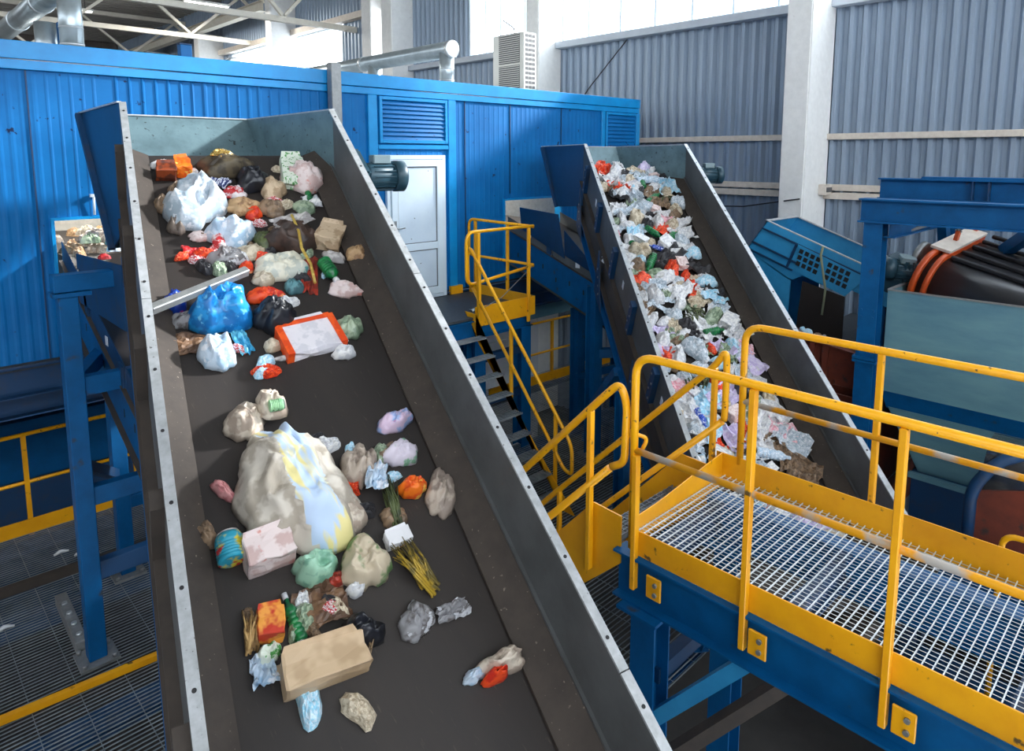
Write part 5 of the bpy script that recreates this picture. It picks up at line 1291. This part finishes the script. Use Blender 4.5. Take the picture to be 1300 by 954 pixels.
# little scraps lying between the bags
rnd = random.Random(8)
FILL = [('white', 'white'), ('cream', 'cream'), ('tan2', 'brown'), ('redwhite', 'red'), ('darkgrey', 'dark'), ('palegreen', 'greenish'), ('skyblue', 'pale blue'), ('orangered', 'orange')]
FZ = [(-.75, 'near the head of the nearer belt'), (-1.5, 'around the dark brown sack'), (-2.6, 'around the big blue bag'), (-3.6, 'around the huge woven sack'), (-9, 'around the big light cardboard box')]
fp = {}
for k in range(84):
    z = rnd.choices([0, 1, 2, 3, 4], [26, 22, 14, 12, 10])[0]
    hi = (-.0, -.75, -1.5, -2.9, -3.7)[z]; lo_ = (-.75, -1.5, -2.45, -3.6, -4.4)[z]
    t = lo_ + rnd.random() * (hi - lo_); u = (.28 + rnd.random() * 1.05) if z < 3 else (.5 + rnd.random() * .7) if z == 3 else (.3 + rnd.random() * .6)
    mk, cn = rnd.choice(FILL); v = rnd.randrange(2)
    if (mk, v) not in fp:
        m = MB(); heap(m, 1, .8, .55, 640 + len(fp) * 3, 7, 18, 1.2, False); o = fp[(mk, v)] = m.build('litter_scrap', TM[mk])
    else:
        o = fp[(mk, v)].copy(); COL.objects.link(o)
    s = .06 + rnd.random() * .09
    o.matrix_world = Matrix.Translation(F1.p(u, t, -.555)) @ Matrix((F1.w, F1.d, F1.n)).transposed().to_4x4() @ Matrix.Rotation(rnd.random() * 6.28, 4, 'Z') @ Matrix.Diagonal((s * 1.5, s, s, 1))
    lb = 'small crumpled %s scrap between the bags %s' % (cn, FZ[z][1])
    tag(o, lb, 'scrap', '%s scraps %s' % (cn, FZ[z][1]))
# the pale bar that lies across the belt from the near rail
m = MB(); m.bar(F1.p(.05, -1.97, -.30), F1.p(.66, -1.62, -.36), .055, .055, F1.n)
tag(centre(m.build('metal_bar', M['galv'], None, .006)), 'pale straight bar lying from the near rail across the big blue bag', 'bar')
# tan wad resting on the far skirt
o = lay(F1, 'crumpled_wad', 1.53, -1.36, -.53, .2, .2, .1, 'bag', TM['tan'], 40, 501); tag(o, 'tan crinkled wad resting on the far rubber skirt of the nearer belt', 'wad')

# mixed waste on the farther incline
rnd = random.Random(21)
KIND = [('film_scrap', 'white', 'white', 'crumpled film scrap', 'scrap', 'bag', 44), ('film_scrap', 'film_white', 'milky', 'film scrap', 'scrap', 'bag', 30), ('film_scrap', 'skyblue', 'sky blue', 'film scrap', 'scrap', 'bag', 14),
        ('paper_wad', 'cream', 'cream', 'paper wad', 'paper', 'bag', 12), ('paper_wad', 'tan2', 'tan', 'paper wad', 'paper', 'bag', 11), ('wrapper', 'rose', 'pink', 'wrapper', 'wrapper', 'bag', 6), ('wrapper', 'lilac', 'lilac', 'wrapper', 'wrapper', 'bag', 6),
        ('carton', 'pinkwhite', 'pale pink', 'carton', 'carton', 'box', 5), ('carton', 'white', 'white', 'carton', 'carton', 'box', 6), ('wrapper', 'orangered', 'orange red', 'wrapper', 'wrapper', 'bag', 6), ('bottle', 'film_blue', 'clear', 'bottle', 'bottle', 'bottle', 4), ('bottle', 'green', 'green', 'bottle', 'bottle', 'bottle', 2),
        ('wrapper', 'palegreen', 'pale green', 'wrapper', 'wrapper', 'bag', 8), ('bag_scrap', 'darkgrey', 'dark grey', 'bag scrap', 'scrap', 'bag', 12), ('tub', 'royalblue', 'blue', 'tub', 'tub', 'bottle', 2), ('leaf_scrap', 'olivegreen', 'olive', 'stalk tuft', 'stalks', 'tuft', 3)]
wts = [k[6] for k in KIND]
protos = {}
ZONES = [(-.5, 'at the head of the farther belt, under its hood'), (-1.6, 'on the upper farther belt just below the head'), (-2.7, 'on the farther belt, upper middle stretch'), (-3.9, 'on the farther belt beyond the looped handrails'), (-9, 'on the lowest seen stretch of the farther belt')]
placed = []
tries = 0
while len(placed) < 270 and tries < 14000:
    tries += 1
    t = -5.9 + rnd.random() * 6.1
    lim = 1.25 if t > -1.2 else 1.16 if t > -3 else 1.2
    u = .13 + rnd.random() * (lim - .1)
    if t < -4.3 and u > 1.28: continue
    # bare patches of belt show between the heaps
    dens = .5 + .9 * noise.noise(V((u * 1.9, t * 1.5, 4.2)))
    if t > -2.4: dens -= .3
    if rnd.random() > dens + .2: continue
    s = .13 + rnd.random() * .15
    if any((u - a) ** 2 + (t - b) ** 2 < (.33 * (s + c)) ** 2 for a, b, c in placed): continue
    placed.append((u, t, s))
    kd = rnd.choices(KIND, wts)[0]
    key = (kd[0], kd[1], kd[5], rnd.randrange(4))
    if key not in protos:
        m = MB()
        if kd[5] == 'bag' and key[3] % 2: sheetm(m, 1.25, 1.0, .5, 300 + len(protos) * 3, 9)
        elif kd[5] == 'bag': heap(m, 1.1, .8, .6, 300 + len(protos) * 3, 9, 22, 1.5, True)
        elif kd[5] == 'bottle': bottlem(m, 1.25, .5, .5, 1)
        elif kd[5] == 'box': boxm(m, .8, .7, .5, 40 + len(protos))
        else:
            q = random.Random(5)
            for k in range(16):
                a = V((q.random() - .5, -.5, .05)); b = V((q.random() - .5, .5, .3 * q.random() + .05)); m.tube([a, (a + b) / 2 + V((0, 0, .3)), b], .03, 5)
        protos[key] = m.build(kd[0], TM[kd[1]])
        o = protos[key]
    else:
        o = protos[key].copy(); COL.objects.link(o)
    if kd[5] == 'box': s *= .9
    Q = Matrix((F2.w, F2.d, F2.n)).transposed().to_4x4() @ Matrix.Rotation(rnd.random() * 6.28, 4, 'Z') @ Matrix.Rotation((rnd.random() - .5) * .6, 4, 'X') @ Matrix.Diagonal((s * (1 + .4 * rnd.random()), s, s * (.8 + .5 * rnd.random()), 1))
    o.matrix_world = Matrix.Translation(F2.p(u, t, -.558 + .012)) @ Q
    zone = next(z for lim_, z in ZONES if t > lim_)
    lb = 'small %s %s %s' % (kd[2], kd[3], zone)
    tag(o, lb, kd[4], '%s %ss %s' % (kd[2], kd[3], zone))
# pale waste heap seen through the lit inlet and a few pieces on the chute
def scatter(nm, lb, ct, gp, n, fx, mats_, smin, smax, seed, sz=.6):
    q = random.Random(seed); pro = {}
    for k in range(n):
        mt = q.choice(mats_); key = (mt, q.randrange(2))
        if key not in pro:
            m = MB(); crumple(m, 1, .8, sz, seed + len(pro) * 5, 2, .5); o = pro[key] = m.build(nm, TM[mt])
        else:
            o = pro[key].copy(); COL.objects.link(o)
        s = smin + q.random() * (smax - smin)
        o.matrix_world = Matrix.Translation(fx(q, k)) @ Matrix.Rotation(q.random() * 6.28, 4, 'Z') @ Matrix.Diagonal((s * 1.3, s, s, 1))
        tag(o, lb, ct, gp)
def fx1(q, k):
    y = 7.75 + q.random() * 1.9; return V((1.5 + q.random() * 1.0, y, 1.02 + max(0, y - 7.86) * .02 - max(0, 7.86 - y) * .42 + .02 + (k > 40) * .08))
scatter('paper_wad', 'pale paper wad heaped on the belt inside the lit cabin inlet', 'paper', 'paper wads inside the lit inlet', 46, fx1, ['cream', 'beige', 'cream2', 'cream', 'tan'], .14, .24, 900)
for (p, mt, s, lb) in (((1.72, 8.02, 1.16), 'palegreen', .17, 'lime green wad among the pale paper inside the lit inlet'), ((1.92, 7.95, 1.14), 'teal', .15, 'teal wad among the pale paper inside the lit inlet'), ((1.86, 7.8, 1.08), 'skyblue', .12, 'sky blue wad at the lip of the lit inlet'), ((1.75, 7.72, 1.02), 'red', .09, 'little red wad at the lip of the lit inlet')):
    m = MB(); crumple(m, s * 1.4, s, s * .7, int(s * 1000), 2, .5); o = m.build('paper_wad', TM[mt]); o.location = p; tag(o, lb, 'paper')
def fx2(q, k):
    l = .9 + q.random() * 1.6; return chp(.2 + q.random() * .6, l, .28)
scatter('paper_wad', 'white paper wad inside the bright blue chute conveyor', 'paper', 'paper wads in the blue chute', 16, fx2, ['white', 'cream', 'film_white'], .12, .2, 950)
def fx3(q, k):
    y = 2.66 + q.random() * 1.2; return V((8.3 + q.random() * .16, y, -.075 - (3.9 - y) * .138))
scatter('litter_scrap', 'tiny pale litter scrap on the top flange of the rust brown machine', 'litter', 'litter on the rust brown machine', 16, fx3, ['whitegrey', 'skyblue', 'tan2'], .05, .1, 970)
def fx4(q, k): return V((4.4 + q.random() * 1.6, .3 + q.random() * 1.5, FLOOR_Z + .0))
scatter('paper_wad', 'white litter wad on the hall floor far below the walkway', 'litter', 'litter below the walkway', 24, fx4, ['white', 'film_white', 'whitegrey'], .15, .3, 990)
for (x, y, z), lb in (((5.2, 4.3, LZ), 'small white scrap alone on the dark middle grating'), ((6.9, 7.2, .0), 'x')):
    if lb == 'x': continue
    m = MB(); sheetm(m, .14, .05, .02, 4, 6); o = m.build('litter_scrap', TM['white']); o.location = (x, y, z); tag(o, lb, 'litter')
m = MB(); sheetm(m, .2, .12, .05, 8, 8); o = m.build('litter_scrap', TM['white']); o.location = (5.86, 6.75, .004); tag(o, 'white crumpled scrap on the cabin door platform', 'litter')

# ------------------------------------------------------------------ light and camera
wd = bpy.data.worlds.new('daylight'); SC.world = wd; wd.use_nodes = True
bg = wd.node_tree.nodes['Background']; bg.inputs['Color'].default_value = (.86, .93, 1, 1); bg.inputs['Strength'].default_value = 6.6
sd = bpy.data.lights.new('sun', 'SUN'); sd.energy = 11.0; sd.angle = R(4); sd.color = (1, .97, .92)
so = bpy.data.objects.new('sun', sd); COL.objects.link(so)
so.rotation_euler = V((-2.4, 1, -1.30)).to_track_quat('-Z', 'Y').to_euler()
cd = bpy.data.cameras.new('camera'); co = bpy.data.objects.new('camera', cd); COL.objects.link(co)
f, cx, cy, pitch, yaw = 867.0, 650.0, 310.0, R(7.36), R(43.9)
cd.sensor_fit = 'HORIZONTAL'; cd.sensor_width = 36; cd.lens = 36 * f / 1300
cd.shift_x = 0; cd.shift_y = -(954 / 2 - cy) / 1300
co.location = (0, 0, 2.05); co.rotation_euler = (math.pi / 2 - pitch, 0, -yaw)
cd.clip_start = .05; cd.clip_end = 200
SC.camera = co
SC.view_settings.view_transform = 'Standard'; SC.view_settings.look = 'None'; SC.view_settings.gamma = 1; SC.view_settings.use_curve_mapping = False
SC.view_settings.exposure = 0
SC.cycles.use_denoising = True
SC.cycles.max_bounces = 6; SC.cycles.transparent_max_bounces = 8
